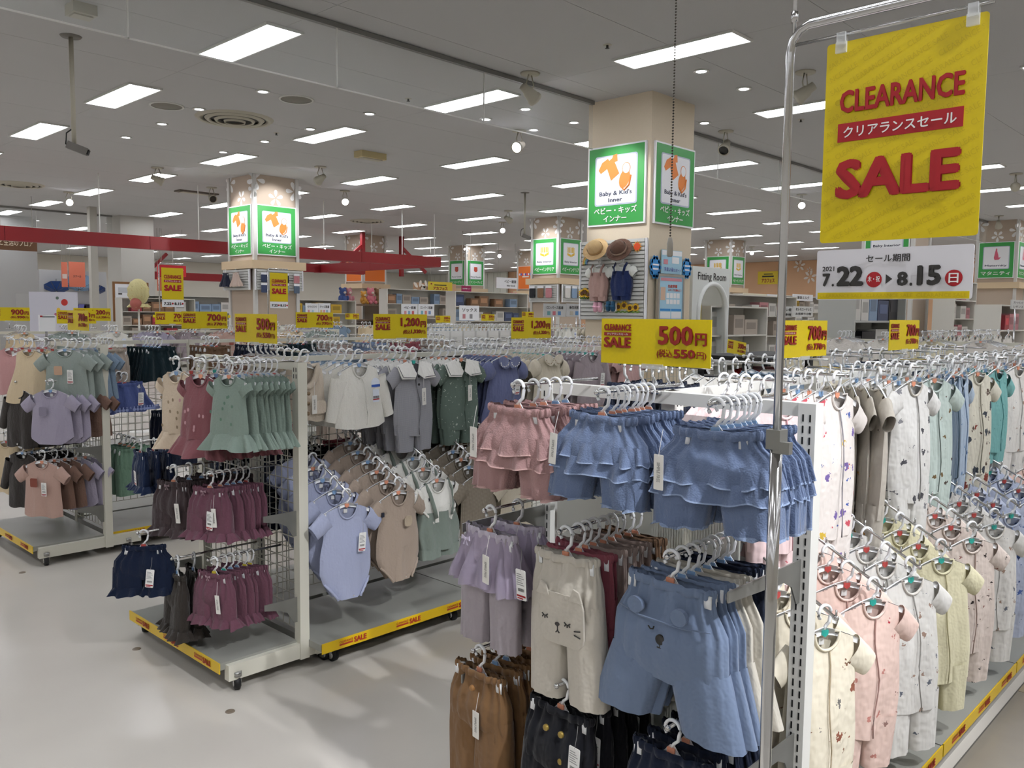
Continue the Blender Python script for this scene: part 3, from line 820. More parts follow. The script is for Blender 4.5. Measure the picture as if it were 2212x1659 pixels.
def skirt(name, col, seed, w0=.105, w1=.17, L=.2, kind='knit', alpha=1.0, tags='p', amp=.011, k=15, extra=None):
    p = Proto(name, 'baby skirt'); f = fabric(col, kind, alpha); mb = MB(); rows = []
    for i in range(10):
        v = i / 9; rows.append((-.075 - L * v, 0, 0, fit(v, [(0, w0), (.3, w0 * 1.18), (1, w1)]), fit(v, [(0, .016), (1, .05)]), amp * v ** .7 + .001, k, seed))
    mb.loft(rows, 84); p.add('skirt_cloth', mb, f)
    p.add('waistband', waistband(w0, -.064, .026), fabric(extra[0]) if extra else f)
    p.add('hanger', HC[.1], None)
    if 'p' in tags: p.add('price_tag', TAG, None, loc=(.08, -.06, -.13), rot=(.1, 0, 0))
    if 'b' in tags: p.add('brand_tag', TAGB, None, loc=(.05, -.066, -.115), rot=(.1, .12, 0))
    p.len = .07 + L; return p

# ---- tops
def panel_mesh(mb, front, top, sw, wid, L, nw, nd, sd, hem, depth, folds, seed, nu=18, nv=14, mi=0):
    """one cloth panel; top = shoulder point height, wid = [(v, half width)], hem(u) = extra height of the hem"""
    rnd = random.Random(seed); ph = rnd.random() * 6; ph2 = rnd.random() * 6
    sgn = -1 if front else 1; vs = []; fs = []
    for j in range(nv + 1):
        v = j / nv
        for i in range(nu + 1):
            u = -1 + 2 * i / nu; W = fit(v, wid); a = abs(u) * fit(0, wid)
            if a < nw:
                c = a / nw; tz = top - nd * math.sqrt(max(0, 1 - c * c * .98)) if front else top - nd * .22 * (1 - c * c)
            else: tz = top - sd * (a - nw) / max(1e-6, fit(0, wid) - nw)
            bz = top - L + hem(u)
            z = tz + (bz - tz) * v
            x = u * W
            dd = depth * (.35 + .65 * min(1, v * 2.2)) * math.sqrt(max(0, 1 - u * u))
            w = folds * v * (math.sin(5.3 * u + ph + v * 1.2) * .6 + math.sin(9.1 * u + ph2 - v) * .4) * (1 - u ** 6)
            vs.append((x, sgn * (dd + w), z))
    for j in range(nv):
        for i in range(nu):
            a = j * (nu + 1) + i; q = (a, a + 1, a + nu + 2, a + nu + 1)
            fs.append(q[::-1] if front else q)
    mb.add(vs, fs, mi)
def sleeve(mb, s, sw, top, sd, length, ang, r0, r1, depth=.022, mi=0, puff=0.0):
    n = 5; N = 18; c0 = Vector((s * (sw - .012), 0, top - sd - r0 * .75)); d = Vector((s * math.cos(ang), 0, -math.sin(ang))); nn = Vector((s * math.sin(ang), 0, math.cos(ang)))
    vs = []; fs = []
    for j in range(n + 1):
        v = j / n; c = c0 + d * length * v; r = r0 + (r1 - r0) * v + puff * math.sin(PI * min(1, v * 1.1)); ry = depth * (1 - .15 * v) + puff * math.sin(PI * v)
        for k in range(N):
            a = 2 * PI * k / N
            w = .0012 * math.sin(4 * a + v * 5) + (puff * .2 * math.sin(9 * a) if puff else 0)
            vs.append(c + nn * (r + w) * math.cos(a) + Vector((0, (ry + w) * math.sin(a), 0)))
    for j in range(n):
        for k in range(N):
            k2 = (k + 1) % N; fs.append((j * N + k, (j + 1) * N + k, (j + 1) * N + k2, j * N + k2))
    mb.add(vs, fs, mi)
def neck_band(top, nw, nd, depth, r=.0042):
    mb = MB(); pts = []
    for k in range(17):
        a = PI * k / 16; c = -math.cos(a); pts.append((nw * c, -depth * .38 - .001, top - nd * math.sin(a)))
    for k in range(1, 8):
        c = 1 - 2 * k / 8; pts.append((nw * c, depth * .38, top - nd * .22 * (1 - c * c)))
    mb.tube(pts + [pts[0]], r, 6, cap=False); return mb
flat_hem = lambda u: .006 * math.cos(6 * u)
def top_proto(name, cat, m, seed, sw=.115, L=.3, wid=None, nw=.05, nd=.05, sd=.028, slv=('short', .075, .55), hem=flat_hem, depth=.028, folds=.008, collar=True, tags='', band=None, hanger=.12, top=-.068, edge=None):
    p = Proto(name, cat); wid = wid or [(0, sw), (.3, sw * 1.06), (1, sw * 1.12)]
    mb = MB()
    panel_mesh(mb, True, top, sw, wid, L, nw, nd, sd, hem, depth, folds, seed)
    panel_mesh(mb, False, top, sw, wid, L, nw, nd, sd, hem, depth * .8, folds, seed + 9)
    p.add('body', mb, m)
    if slv:
        for s in (-1, 1):
            g = MB(); sleeve(g, s, sw, top, sd, slv[1], slv[2], .045 if len(slv) < 4 else slv[3], .036 if slv[0] == 'short' else .028, puff=.012 if slv[0] == 'puff' else 0)
            p.add('sleeve', g, m)
    if collar: p.add('neck_band', neck_band(top, nw, nd, depth), band or m)
    p.add('hanger', HT[hanger], None)
    nt = MB().box((0, depth * .2, top - .028), (.018, .001, .018)); p.add('neck_label', nt, WHITE, False)
    if 'p' in tags: p.add('price_tag', TAG, None, loc=(.05, -depth - .022, top - .12), rot=(.05, .03, 0))
    if 'b' in tags: p.add('brand_tag', TAGB, None, loc=(.02, -depth - .022, top - .13), rot=(.05, -.08, 0))
    p.len = L + .07; return p
def body_hem(L):
    return lambda u: (.075 * ((abs(u) - .48) / .52) ** .9 if abs(u) > .48 else 0)
def bodysuit(m, seed, L=.41, w=.115, tags='', slv=('short', .085, .62), bubble=True):
    wd = [(0, .108), (.3, w * .98), (.65, w * 1.13), (.86, w * 1.14), (1, w * 1.0)]
    p = top_proto('baby_bodysuit', 'bodysuit', m, seed, .108, L, wd, .048, .06, .024, slv, body_hem(L), .036, .01, True, tags)
    for sx in (-1, 1):
        p.add('leg_band', MB().tube([(sx * w * (.49 + .5 * k / 8), -.037 * math.sqrt(max(0, 1 - (.49 + .5 * k / 8) ** 2)) - .004 + .0035 * (k % 2), -.068 - L + .075 * (k / 8) ** .9) for k in range(9)], .006, 6), m)
    tb = MB().box((0, -.03, -.068 - L + .008), (.085, .012, .02)); p.add('crotch_tab', tb, m, False)
    sn = MB()
    for x in (-.02, 0, .02): sn.lathe((x, -.0365, -.068 - L + .008), [(0, -.001), (.003, -.0005), (.0035, .001)], 8, 0, 'y')
    p.add('snap_row', sn, mat('snap_grey', '#b9b5ae', .4)); return p
def romper(m, seed, L=.40, leg=.13, w=.118, tags='', slv=('short', .08, .62), front='#8e8a86', long_leg=False, trim=None, name='baby_romper', nd=.045):
    wd = [(0, .105), (.3, w), (.75, w * 1.1), (1, w * 1.03)]
    p = top_proto(name, 'romper', m, seed, .105, L, wd, .042, nd, .024, slv, lambda u: .012 * abs(u), .034, .009, True, tags, band=trim)
    for s in (-1, 1):
        lg = MB(); rows = []
        for k in range(5):
            v = k / 4; rows.append((-.068 - L + .06 - (leg + .06) * v, s * w * (.5 - .01 * v), 0, w * (.51 - .1 * v), .031 - .004 * v, .002, 7, seed + s))
        lg.loft(rows, 26)
        p.add('leg', lg, m)
    pl = MB(); pts = [(.004 + .006 * math.sin(k * .9 + seed), -(.034 * (.35 + .65 * min(1, k * .22)) + .004 + .007 * k / 10), -.068 - nd - .002 - (L - nd - .01) * k / 10) for k in range(11)]
    pl.tube(pts, .0022, 4); p.add('front_seam', pl, fabric(front))
    p.len = L + leg; return p

# ================================================================ garment kinds
def hexmix(c, k):
    c = c.lstrip('#'); v = [int(c[i:i + 2], 16) for i in (0, 2, 4)]
    return '#%02x%02x%02x' % tuple(max(0, min(255, int(q * k))) for q in v)
PINK_R = [ruffle_shorts('#ab8887', '#cba7a3', s) for s in (1, 2)]
BLUE_R = [ruffle_shorts('#6c7c9b', '#93a5c4', s) for s in (3, 4)]
BLUE_D = [ruffle_shorts('#6c7c9b', '#93a5c4', s, .16) for s in (5, 6)]
def tulle():
    p = skirt('tulle_skirt_leggings', '#aa9fb4', 2.0, .1, .15, .15, 'plain', .62, 'b', .013, 13, extra=('#c2bbc9',))
    p.cat = 'skirt leggings'
    mb = MB()
    for i in range(9):
        v = i / 8
    rows = [(-.08 - .15 * v, 0, 0, fit(v, [(0, .098), (1, .14)]), .02 + .02 * v, .008 * v, 11, 4.0) for v in [i / 6 for i in range(7)]]
    mb.loft(rows, 72); p.add('under_layer', mb, fabric('#aa9fb4', 'plain'))
    p.add('leggings', bottoms_mesh(.095, .115, .17, .165, .05, depth=.026, seed=8, spread=-.004), fabric('#a8a0a6', 'knit'))
    p.add('bow', bow(-.07, -.1, -.035, .016), fabric('#d3cbe0'), False)
    p.len = .42; return p
TULLE = tulle()
def face_lines(kind):
    mb = MB(); y = -.0405
    def line(pts, r=.0018): mb.tube([(a, y, b) for a, b in pts], r, 5)
    if kind == 'cat':
        for (cx, cz) in ((-.045, -.232), (.032, -.24)):
            line([(cx - .01, cz + .004), (cx, cz - .002), (cx + .01, cz + .004)]); line([(cx, cz - .002), (cx, cz - .008)]); line([(cx - .005, cz), (cx - .009, cz - .006)]); line([(cx + .005, cz), (cx + .009, cz - .006)])
        mb.ell(-.002, -.246, .007, .005, y - .002, .003); line([(-.002, -.25), (-.002, -.263), (-.008, -.269)]); line([(-.002, -.263), (.004, -.269)])
        line([(.055, -.252), (.075, -.248)]); line([(.055, -.262), (.075, -.266)])
    else:
        line([(-.034, -.178), (-.028, -.184), (-.02, -.182), (-.018, -.176)]); mb.ell(.0, -.203, .012, .0125, y - .002, .004); line([(0, -.215), (0, -.223)]); line([(-.008, -.223), (.009, -.223)])
    return mb
def cat_trousers(col='#c9c3b7', seed=3):
    p = trousers('cat_face_trousers', col, seed, .118, .17, .22, .057, tags='', depth=.036, spread=.006, hem_amp=.001)
    f = fabric(col, 'knit')
    pk = MB(); pk.add(*(lambda g: (g.v, g.f))(MB().rrect(-.062, -.30, .085, -.165, .03, -.0395, .006)))
    p.add('pocket_panel', pk, f, False)
    for cx in (-.05, .062): p.add('ear', MB().poly([(cx - .022, -.175), (cx + .022, -.175), (cx + .012, -.148), (cx - .006, -.142)], -.043, .005), f, False)
    p.add('face_print', face_lines('cat'), INK)
    p.add('price_tag', TAG, None, loc=(-.122, -.05, -.125), rot=(.05, .03, 0))
    return p
CAT = cat_trousers()
def bear_trousers(col, face=True, seed=4, tags=''):
    p = trousers('bear_face_trousers', col, seed, .158, .235, .115, .08, tags=tags, depth=.042, spread=.05, drop=.0, hem_amp=.001, waist=.115, hang_w=.115)
    if face:
        f = fabric(col, 'knit')
        for cx in (-.07, .05): p.add('ear', MB().ell(cx, -.135, .021, .02, -.046, .012), f, False)
        p.add('face_print', face_lines('bear'), INK)
        pm = MB(); pm.tube([(-.125, -.03, -.152), (-.06, -.043, -.158), (0, -.046, -.156), (.06, -.043, -.158), (.125, -.03, -.152)], .002, 5); p.add('seam', pm, f)
    return p
BEAR = bear_trousers('#74849f'); BEAR_P = bear_trousers('#74849f', False, 5, 'p'); OAT_P = bear_trousers('#c9c4b8', False, 6, 'p')
ROSE_T = trousers('plain_baby_trousers', '#8f4e58', 7, .115, .16, .22, .056, tags='')
TAUPE_T = trousers('plain_baby_trousers', '#a2918a', 8, .115, .16, .22, .056, tags='b')
BROWN_T = trousers('plain_baby_trousers', '#6d5440', 9, .115, .16, .22, .056, tags='')
CARAMEL = [trousers('button_front_trousers', '#7e5f40', s, .125, .17, .24, .075, (mat('button_caramel', '#a0723f', .4), [(0, -.115), (0, -.19), (.012, -.19)]), 'plain', 'b', .1, .1, depth=.04) for s in (10, 11)]
GOLD = mat('button_gold', '#a88f4a', .3, .6)
BLACK_T = trousers('button_front_trousers', '#191a20', 12, .12, .17, .22, .07, (GOLD, [(-.022, -.125), (.03, -.125), (-.028, -.19), (.034, -.195)]), 'plain', 'p', .1, .105, depth=.04)
NAVY_T = trousers('plain_baby_trousers', '#1d2436', 13, .125, .17, .2, .075, tags='', depth=.036)
BURG = [frill_shorts('#6b4654', '#a98a94', s, 'pb' if s == 1 else 'b') for s in (1, 2)]
CHAR = frill_shorts('#453a3c', '#8d7a80', 3, 'b'); NAVY_S = frill_shorts('#182238', '#3a4a70', 4, 'p', .14, .05, False); DGREY = frill_shorts('#38332f', '#555', 5, 'p', .12, .09, False) if False else frill_shorts('#38332f', '#555555', 5, '', .12, .09, False)
NAVY_F = frill_shorts('#243250', '#3a4a70', 6, 'p', .115, .05)

def frill_top(col, seed, deco):
    m = fabric(col, 'knit')
    p = top_proto('frill_hem_top', 'baby top', m, seed, .1, .27, [(0, .095), (.25, .098), (1, .115)], .045, .045, .02, ('short', .035, .9) if seed % 2 else None, flat_hem, .034, .007, True, '', hanger=.1)
    mb = MB(); rows = [(-.33 - .075 * v, 0, 0, .113 + .042 * v, .032 + .03 * v, .016 * v + .001, 9, seed) for v in [i / 5 for i in range(6)]]
    mb.loft(rows, 64); p.add('hem_frill', mb, m)
    d = MB(); rnd = random.Random(seed)
    for k in range(8):
        a, b = rnd.uniform(-.07, .07), rnd.uniform(-.3, -.15); d.ell(a, b, .006, .008, -.05, .001, 7)
    p.add('embroidery', d, fabric(deco), False)
    p.len = .41; return p
CREAM_F = frill_top('#d8c7b0', 1, '#9c8a72'); ROSE_F = frill_top('#8d5a60', 3, '#c79aa0'); SAGE_F = [frill_top('#8b9c92', s, '#6b8878') for s in (5, 7)]

def vest():
    m = fabric('#d3c6b5', 'gauze'); p = top_proto('button_vest', 'vest', m, 3, .11, .25, [(0, .1), (.3, .11), (1, .125)], .055, .1, .02, None, flat_hem, .034, .008, True, 'b')
    p.parts = [q for q in p.parts if q[0] != 'neck_band']
    p.add('collar', neck_band(-.066, .06, .1, .05, .014), m)
    b = MB()
    for z in (-.19, -.235, -.28): b.lathe((-.005, -.046, z), [(0, -.004), (.009, -.003), (.009, .003)], 12, 0, 'y')
    p.add('button_row', b, mat('button_brown', '#8a7355', .4)); g = MB().rrect(.03, -.285, .095, -.225, .018, -.044, .006); p.add('pocket', g, m, False)
    return p
VEST = vest()
def blouse():
    m = fabric('#e9e7df', 'gauze'); p = top_proto('white_cardigan', 'cardigan', m, 5, .125, .30, [(0, .11), (.3, .12), (1, .145)], .045, .06, .03, ('long', .2, 1.28, .045), lambda u: .015 * u * u, .03, .012, True, '')
    c = MB(); c.ell(.055, -.155, .024, .024, -.052, .001, 18, 0, PI); c.box((.055, -.0535, -.168), (.05, .001, .012), 1); c.box((.055, -.0535, -.215), (.036, .001, .06), 0); c.box((.055, -.0545, -.232), (.036, .001, .005), 2)
    for k in range(6): c.box((.04 + .006 * k, -.0545, -.222), (.003, .001, .012), 3)
    p.add('price_tag', c, [mat('tag_pale', '#dfe6f2', .5), mat('tag_blue', '#2b57b5', .5), RED, INK], False)
    s = MB(); s.tube([(.005 + .004 * math.sin(k), -.016 - .03 * min(1, k / 4), -.13 - k * .022) for k in range(11)], .002, 4); p.add('front_seam', s, m); return p
BLOUSE = blouse()
def sailor_collar(edge):
    mb = MB(); e = MB()
    for s in (-1, 1):
        P = [(.004, -.032, -.128), (.03, -.014, -.064), (.118, -.012, -.083), (.112, -.046, -.148), (.032, -.05, -.152)]
        vs = [(s * p[0], p[1], p[2]) for p in P] + [(s * p[0], p[1] + .004, p[2]) for p in P]
        fs = [(0, 1, 4), (1, 2, 3, 4), (5, 6, 9), (6, 7, 8, 9)] + [(k, (k + 1) % 5, 5 + (k + 1) % 5, 5 + k) for k in range(5)]
        mb.add(vs, fs)
        e.tube([(s * .034, -.052, -.144), (s * .106, -.048, -.14), (s * .112, -.018, -.088)], .0016, 4)
    return mb, e
def sailor(m, seed, edge, trimc):
    p = romper(m, seed, .37, .075, .12, 'b', ('short', .085, .6), trimc, nd=.06)
    p.name = 'sailor_collar_romper'; a, b = sailor_collar(edge)
    p.add('collar', a, fabric('#e6e5e0'), False); p.add('collar_trim', b, fabric(edge))
    c = MB()
    for z in (-.14, -.18): c.lathe((0, -.042, z), [(0, -.003), (.006, -.002), (.006, .002)], 10, 0, 'y')
    p.add('button', c, BLACK if edge == '#4a4a4e' else fabric(edge)); return p
GREY_S = sailor(checked('#b6b6ba', '#94959c', 420), 3, '#4a4a4e', '#77777c'); GREEN_S = sailor(printed('#68786f', ['#c9d2c8'], 42, .16), 5, '#4c5c52', '#4c5c52')
def peter_pan(m, seed, collarc, deco, name='collared_dress'):
    p = top_proto(name, 'baby dress', m, seed, .11, .36, [(0, .105), (.3, .115), (.5, .13), (1, .165)], .042, .05, .024, ('puff', .09, .6, .045), flat_hem, .04, .014, False, 'p')
    c = MB()
    for s in (-1, 1): c.ell(s * .042, -.095, .045, .03, -.04, .006, 18, 0, 0, s * .45)
    p.add('collar', c, collarc, False)
    e = MB()
    for s in (-1, 1):
        for k in range(7):
            a = PI + PI * k / 6; e.ell(s * .042 + .03 * math.cos(a), -.097 + .02 * math.sin(a), .004, .004, -.042, .001, 6)
    p.add('embroidery', e, deco, False); return p
BLUE_C = peter_pan(fabric('#686f94', 'plain'), 4, fabric('#767da0'), WHITE)
CREAM_C = peter_pan(fabric('#cfc6b3', 'plain'), 6, fabric('#d8d0bf'), fabric('#a8977c'))
MAUVE_C = top_proto('button_tunic', 'baby top', fabric('#9f9398'), 7, .12, .32, None, .045, .05, .026, ('long', .18, 1.2, .045), tags='p')
PINK_C = peter_pan(fabric('#c7a3a0'), 8, fabric('#d3b3b0'), fabric('#8d6d6a'))
BODY_B = [bodysuit(fabric('#a6adc8', 'knit'), s, tags=t) for s, t in ((1, 'p'), (2, ''))]
BODY_T = [bodysuit(fabric('#a8988a', 'knit'), s) for s in (3, 4)]
for q in BODY_B + BODY_T:
    cf = MB().box((.183, -.012, -.135), (.012, .02, .02)); q.add('sleeve_patch', cf, mat('patch_navy', '#1d2233', .6), False)
pk = MB().rrect(.0, -.225, .045, -.175, .015, -.05, .003); BODY_T[0].add('pocket', pk, fabric('#b7a792'), False)
def overall(seed):
    p = bodysuit(printed('#e4e3dc', ['#a9a9a4'], 45, .13), seed, .2, .115); p.name = 'overall_romper'; p.parts = [q for q in p.parts if q[0] not in ('crotch_tab', 'snap_row')]
    f = fabric('#7d8880', 'plain'); mb = MB()
    rows = [(-.215 - .19 * v, 0, 0, fit(v, [(0, .11), (.5, .135), (1, .12)]), .038 + .006 * v, .006, 9, seed) for v in [i / 7 for i in range(8)]]
    mb.loft(rows, 52)
    for s in (-1, 1): mb.loft([(-.39 - .05 * v, s * .06, 0, .066, .042, .004, 7, seed) for v in (0, .5, 1)], 26)
    p.add('skirt_pants', mb, f)
    for s in (-1, 1): p.add('strap', MB().tube([(s * .075, .0, -.072), (s * .072, -.034, -.12), (s * .062, -.05, -.19), (s * .05, -.052, -.24)], .011, 6, flat=.35), f)
    return p
OVER = overall(2)
TANK = [top_proto('waffle_set', 'baby set', checked('#9c9284', '#7d7467', 300), s, .115, .3, None, .05, .06, .026, ('short', .085, .6)) for s in (2,)]
CREAM_SET = top_proto('waffle_set', 'baby set', fabric('#c4bba8', 'gauze'), 9, .115, .34, None, .05, .06, .026, ('short', .085, .6))
def tee(col, seed, tags='', deco=None, L=.3, rounded=False, slv=('short', .085, .62)):
    h = (lambda u: .05 * max(0, abs(u) - .55) ** 1 * 2) if rounded else flat_hem
    p = top_proto('baby_tee', 'baby tee', fabric(col, 'knit'), seed, .12, L, [(0, .115), (.3, .125), (1, .14)], .05, .045, .026, slv, h, .03, .011, True, tags)
    if deco:
        d = MB(); d.rrect(-.05, -.22, .0, -.165, .008, -.048, .002); p.add('print_patch', d, mat('patch_' + deco.strip('#'), deco, .7), False)
    return p
SAGE_T = tee('#98a39d', 1, 'p', '#c7a48a', .32, False); LAV_T = tee('#a59fb2', 2, '', '#8a8497', .33, True); DUSTY_T = tee('#c0a195', 3, 'p', '#8b4a3c', .34)
MOCHA_T = tee('#7d6256', 4); CHAR_T = tee('#3f3b39', 5, '', None, .36, False, ('long', .2, 1.2, .045)); CREAM_D = top_proto('tiered_dress', 'baby dress', fabric('#dcc9a8', 'gauze'), 6, .1, .34, [(0, .09), (.2, .095), (1, .16)], .04, .04, .022, None, flat_hem, .045, .016)
PINKL_T = tee('#c99a9a', 7); SKYB_T = tee('#7f93a8', 8, '', None, .32)
GREYL_P = trousers('loose_trousers', '#a89c90', 21, .125, .16, .14, .075, tags='', depth=.036); TEAL_SK = skirt('dark_skirt', '#14262c', 1.0, .11, .16, .22, 'plain', 1, '')
GREEN_P = trousers('cotton_trousers', '#71907c', 22, .12, .15, .16, .062, (mat('button_white', '#d8dcd6', .4), [(.085, -.16), (.085, -.19), (.085, -.22)]), 'plain', '', depth=.036)
def eyelet():
    p = skirt('embroidered_skirt_shorts', '#4c598c', 3.0, .115, .2, .18, 'plain', 1, 'p', .01, 13); e = MB(); N = 26
    for k in range(N):
        a = PI + PI * (k + .5) / N; x, y = .197 * math.cos(a), -.056
        for (dz, r) in ((-.238, .0105), (-.222, .005)): e.ell(x, dz, r, r, y, .001, 9)
    p.add('embroidery', e, fabric('#8d9ac9'), False); return p
EYELET = eyelet()
WARM = '#e9e2d2'
PR_CREAM = [romper(printed('#ebe3cf', ['#8d6a55', '#a5876c', '#7d7a76', '#96604e'], 17, .24), s, .42, .17, front='#b9a98e', trim=fabric('#ece3cc')) for s in (1, 2)]
PR_PINK = [romper(printed('#ebcfc4', ['#b03c46', '#9a7a72', '#c98a80'], 22, .19), s, .40, .1, front='#a8847c', trim=fabric('#ecd3c9')) for s in (3, 4)]
PR_WHITE = [romper(printed('#e6e4df', ['#8b8f98', '#6f7480', '#a98f80'], 24, .2), s, .42, .13, front='#a5a39e', trim=fabric('#e6e2da')) for s in (5, 6)]
PR_YEL = romper(fabric('#e0dab8', 'knit'), 7, .42, .1, front='#b5ad86')
PR_TAN = [romper(printed('#e0d2c9', ['#5a4642', '#8b5a52', '#3c3432'], 30, .2), s, .43, .12, front='#a08a80') for s in (8, 9)]
PR_BLUE = [romper(printed('#bfc8de', ['#3f5896', '#5b74b4', '#2f406c'], 24, .24), s, .43, .1, front='#7d90bd') for s in (10, 11)]
PR_CASTLE = romper(printed('#e9e2dd', ['#4b63ad', '#c95a66', '#d8b64a', '#7d6aa8'], 20, .27), 12, .45, .17, front='#9d9aa0')
PR_CLOUD = romper(printed('#dedddA'.lower(), ['#6b6b70', '#8d8d92', '#55555a'], 18, .25), 13, .44, .17, front='#8d8b88', trim=fabric('#c9c4ba'))
PR_MINT = romper(printed('#cad9d3', ['#4d4038', '#7d6a4c'], 20, .2), 14, .44, .15, front='#6d7a74')
PR_BIKE = romper(printed('#dcd8c8', ['#5c4a42', '#8b4a40', '#454a52'], 18, .33), 15, .44, .13, front='#8f8a78')
PR_TEAL = romper(printed('#7db3b1', ['#4c7f80'], 30, .15), 16, .38, .05, front='#5a9a98'); PR_SKY = romper(printed('#b6c7da', ['#4a6a9c', '#7d9cc4'], 24, .2), 17, .42, .12, front='#7d94b4')
PR_ROSE = romper(printed('#ecd3d3', ['#d0707c', '#e8e2dc'], 26, .12), 18, .42, .14, front='#c99aa0'); SLATE = romper(fabric('#62768a'), 19, .42, .12, front='#49606f')
PR_OAT = romper(printed('#c4beb3', ['#4c443c', '#c28a3c'], 18, .15), 20, .44, .17, front='#7d766a')
SMOCK = [top_proto('white_smock', 'smock', printed(c, d, 18, .12), s, .16, .42, [(0, .15), (.3, .18), (1, .24)], .05, .05, .05, ('short', .12, .75, .06), hanger=.135) for s, c, d in ((1, '#e2ded6', ['#a8785c', '#8a8f86']), (2, '#e0dbd4', ['#b0a8a0']), (3, '#ddd6bc', ['#c4bc9c']))]
for q in SMOCK: q.parts = [(n, HTW, k, l, r, lb) if n == 'hanger' else (n, m, k, l, r, lb) for (n, m, k, l, r, lb) in q.parts]

# ================================================================ hanging them up
def end_stack(rack, x1, x, y, z, items, sp, rz=-PI / 2, group=None, arm=True, jit=.05, tip=.025, scale=1.0):
    if arm: rod_part(rack, (x1, y, z - .0075), (x - tip, y, z - .0075))
    for k, (pr, lb, chip) in enumerate(items):
        hang(pr, (x + sp * k + (.012 if k else 0), y + random.uniform(-.004, .004), z), rz + random.uniform(-jit, jit), lb, group or (lb[:60] + ' set'), chip, scale, tags=(k < 2 or k % 4 == 0), sy=1.0 if k == 0 else min(1, sp / .07))
def run_stack(rack, ym, x, y, z, items, sp, slope=0.0, rz=0.0, group=None, jit=.05, arm=True, back=False):
    s = -1 if back else 1
    L = abs(ym - y)
    if arm: rod_part(rack, (x, ym, z + slope * L - .0075), (x, y - s * .03, z - slope * .03 - .0075), pins=8 if slope else 0)
    for k, (pr, lb, chip) in enumerate(items):
        hang(pr, (x + random.uniform(-.004, .004), y + s * (sp * k + (.012 if k else 0)), z + slope * sp * k), rz + random.uniform(-jit, jit), lb, group, chip, tags=(k < 2 or k % 4 == 0), sy=1.0 if k == 0 else min(1, sp / .07))
def rep(protos, lb, n, chips='o'):
    """n alike garments on one arm; the label tells the foremost and the rearmost from those between"""
    protos = protos if isinstance(protos, list) else [protos]
    def lab(k):
        if n < 2: return lb
        s = 'foremost on its arm' if k == 0 else 'rearmost on its arm' if k == n - 1 else 'between the outer ones'
        return lb + ', ' + s if len(lb.split()) + len(s.split()) <= 16 else lb + ', ' + s.split()[0]
    return [(protos[k % len(protos)], lab(k), chips[k % len(chips)]) for k in range(n)]

XF = 1.66; XB = 2.0
end_stack(RB, XB, XF, 1.552, 1.371, rep(PINK_R, 'pink ruffled gauze baby shorts hanging on the white end rack', 5, 'ooobb'), .046, group='pink ruffled shorts')
end_stack(RB, XB, XF, 1.269, 1.371, rep(BLUE_R, 'mid blue ruffled gauze baby shorts hanging next to the pink ones', 8, 'o'), .026, group='blue ruffled shorts', scale=.93)
end_stack(RB, XB, XF, .956, 1.368, rep(BLUE_D, 'blue ruffled gauze baby shorts hanging beside the chrome pole', 7, 'b'), .027, group='ruffled shorts by the pole', scale=.97)
end_stack(RB, XB, XF, 1.657, 1.012, rep(TULLE, 'lavender tulle skirt with mauve leggings hanging below the pink shorts', 2, 'o'), .1, group='tulle skirt leggings')
end_stack(RB, XB, XF, 1.382, 1.003, [(CAT, 'oatmeal baby trousers with a sleeping cat face on the seat', 'o')] + rep(ROSE_T, 'rose red baby trousers hanging behind the cat face trousers', 2) + rep(TAUPE_T, 'taupe baby trousers behind the rose red ones', 4) + rep(BROWN_T, 'brown baby trousers at the back of the cat trousers arm', 2), .037)
end_stack(RB, XB, XF, 1.056, 1.005, [(BEAR, 'blue baby trousers with a sleeping bear face on the seat', 'o')] + rep(BEAR_P, 'plain blue wide trousers right behind the bear face trousers', 2, 'b') + rep(OAT_P, 'oatmeal wide baby trousers with a price tag behind the blue bear trousers', 2, 'b') + rep(NAVY_T, 'dusky navy trousers at the back of the bear trousers arm', 3, 'b'), .034)
end_stack(RB, XB, XF, 1.698, .597, rep(CARAMEL, 'caramel brown button front baby trousers with gathered waist', 6, 'obbr'), .05, group='caramel trousers')
end_stack(RB, XB, XF, 1.384, .593, rep(BLACK_T, 'black baby trousers with four gold buttons', 5, 'o'), .055, group='black gold button trousers')
end_stack(RB, XB, XF, 1.043, .600, rep(NAVY_T, 'navy baby trousers on the lowest arm below the bear trousers', 6, 'o'), .05, group='navy trousers')

# end rack A
XA = 1.975
end_stack(RA, XA, 1.66, 3.60, 1.352, rep(CREAM_F, 'cream sleeveless top with frill hem on the burgundy shorts rack', 5, 'brrt'), .055, -1.35, 'cream frill tops')
end_stack(RA, XA, 1.66, 3.36, 1.352, rep(ROSE_F, 'rose frill hem top between the cream and sage ones', 6, 'obbr'), .048, -1.35, 'rose frill tops')
end_stack(RA, XA, 1.68, 3.165, 1.352, rep(SAGE_F, 'sage green frill hem top on the burgundy shorts rack', 8, 'obbr'), .027, -1.3, 'sage frill tops', scale=.88)
end_stack(RA, XA, 1.62, 3.90, .96, rep(NAVY_F, 'bright navy frilled shorts behind the charcoal ones', 3, 'r'), .05, -1.65, 'navy frilled shorts', scale=.8)
end_stack(RA, XA, 1.62, 3.56, .885, rep(CHAR, 'charcoal frilled baby shorts with a bow beside the burgundy ones', 6, 'obb'), .055, -1.25, 'charcoal frilled shorts')
end_stack(RA, XA, 1.66, 3.31, .885, rep(BURG, 'burgundy frilled baby shorts with a bow on the middle arm', 6, 'oobbbr'), .031, -1.2, 'burgundy shorts on the middle arm', scale=.92, jit=.1)
end_stack(RA, XA, 1.50, 3.60, .612, [(NAVY_S, 'dark navy frilled shorts sticking out on the lower arm', 'r')], .07, -.72, scale=.93)
end_stack(RA, XA, 1.60, 3.50, .50, rep(DGREY, 'dark grey frilled shorts hanging edge on beside the navy ones', 2, 'b'), .06, -1.75, 'dark grey shorts')
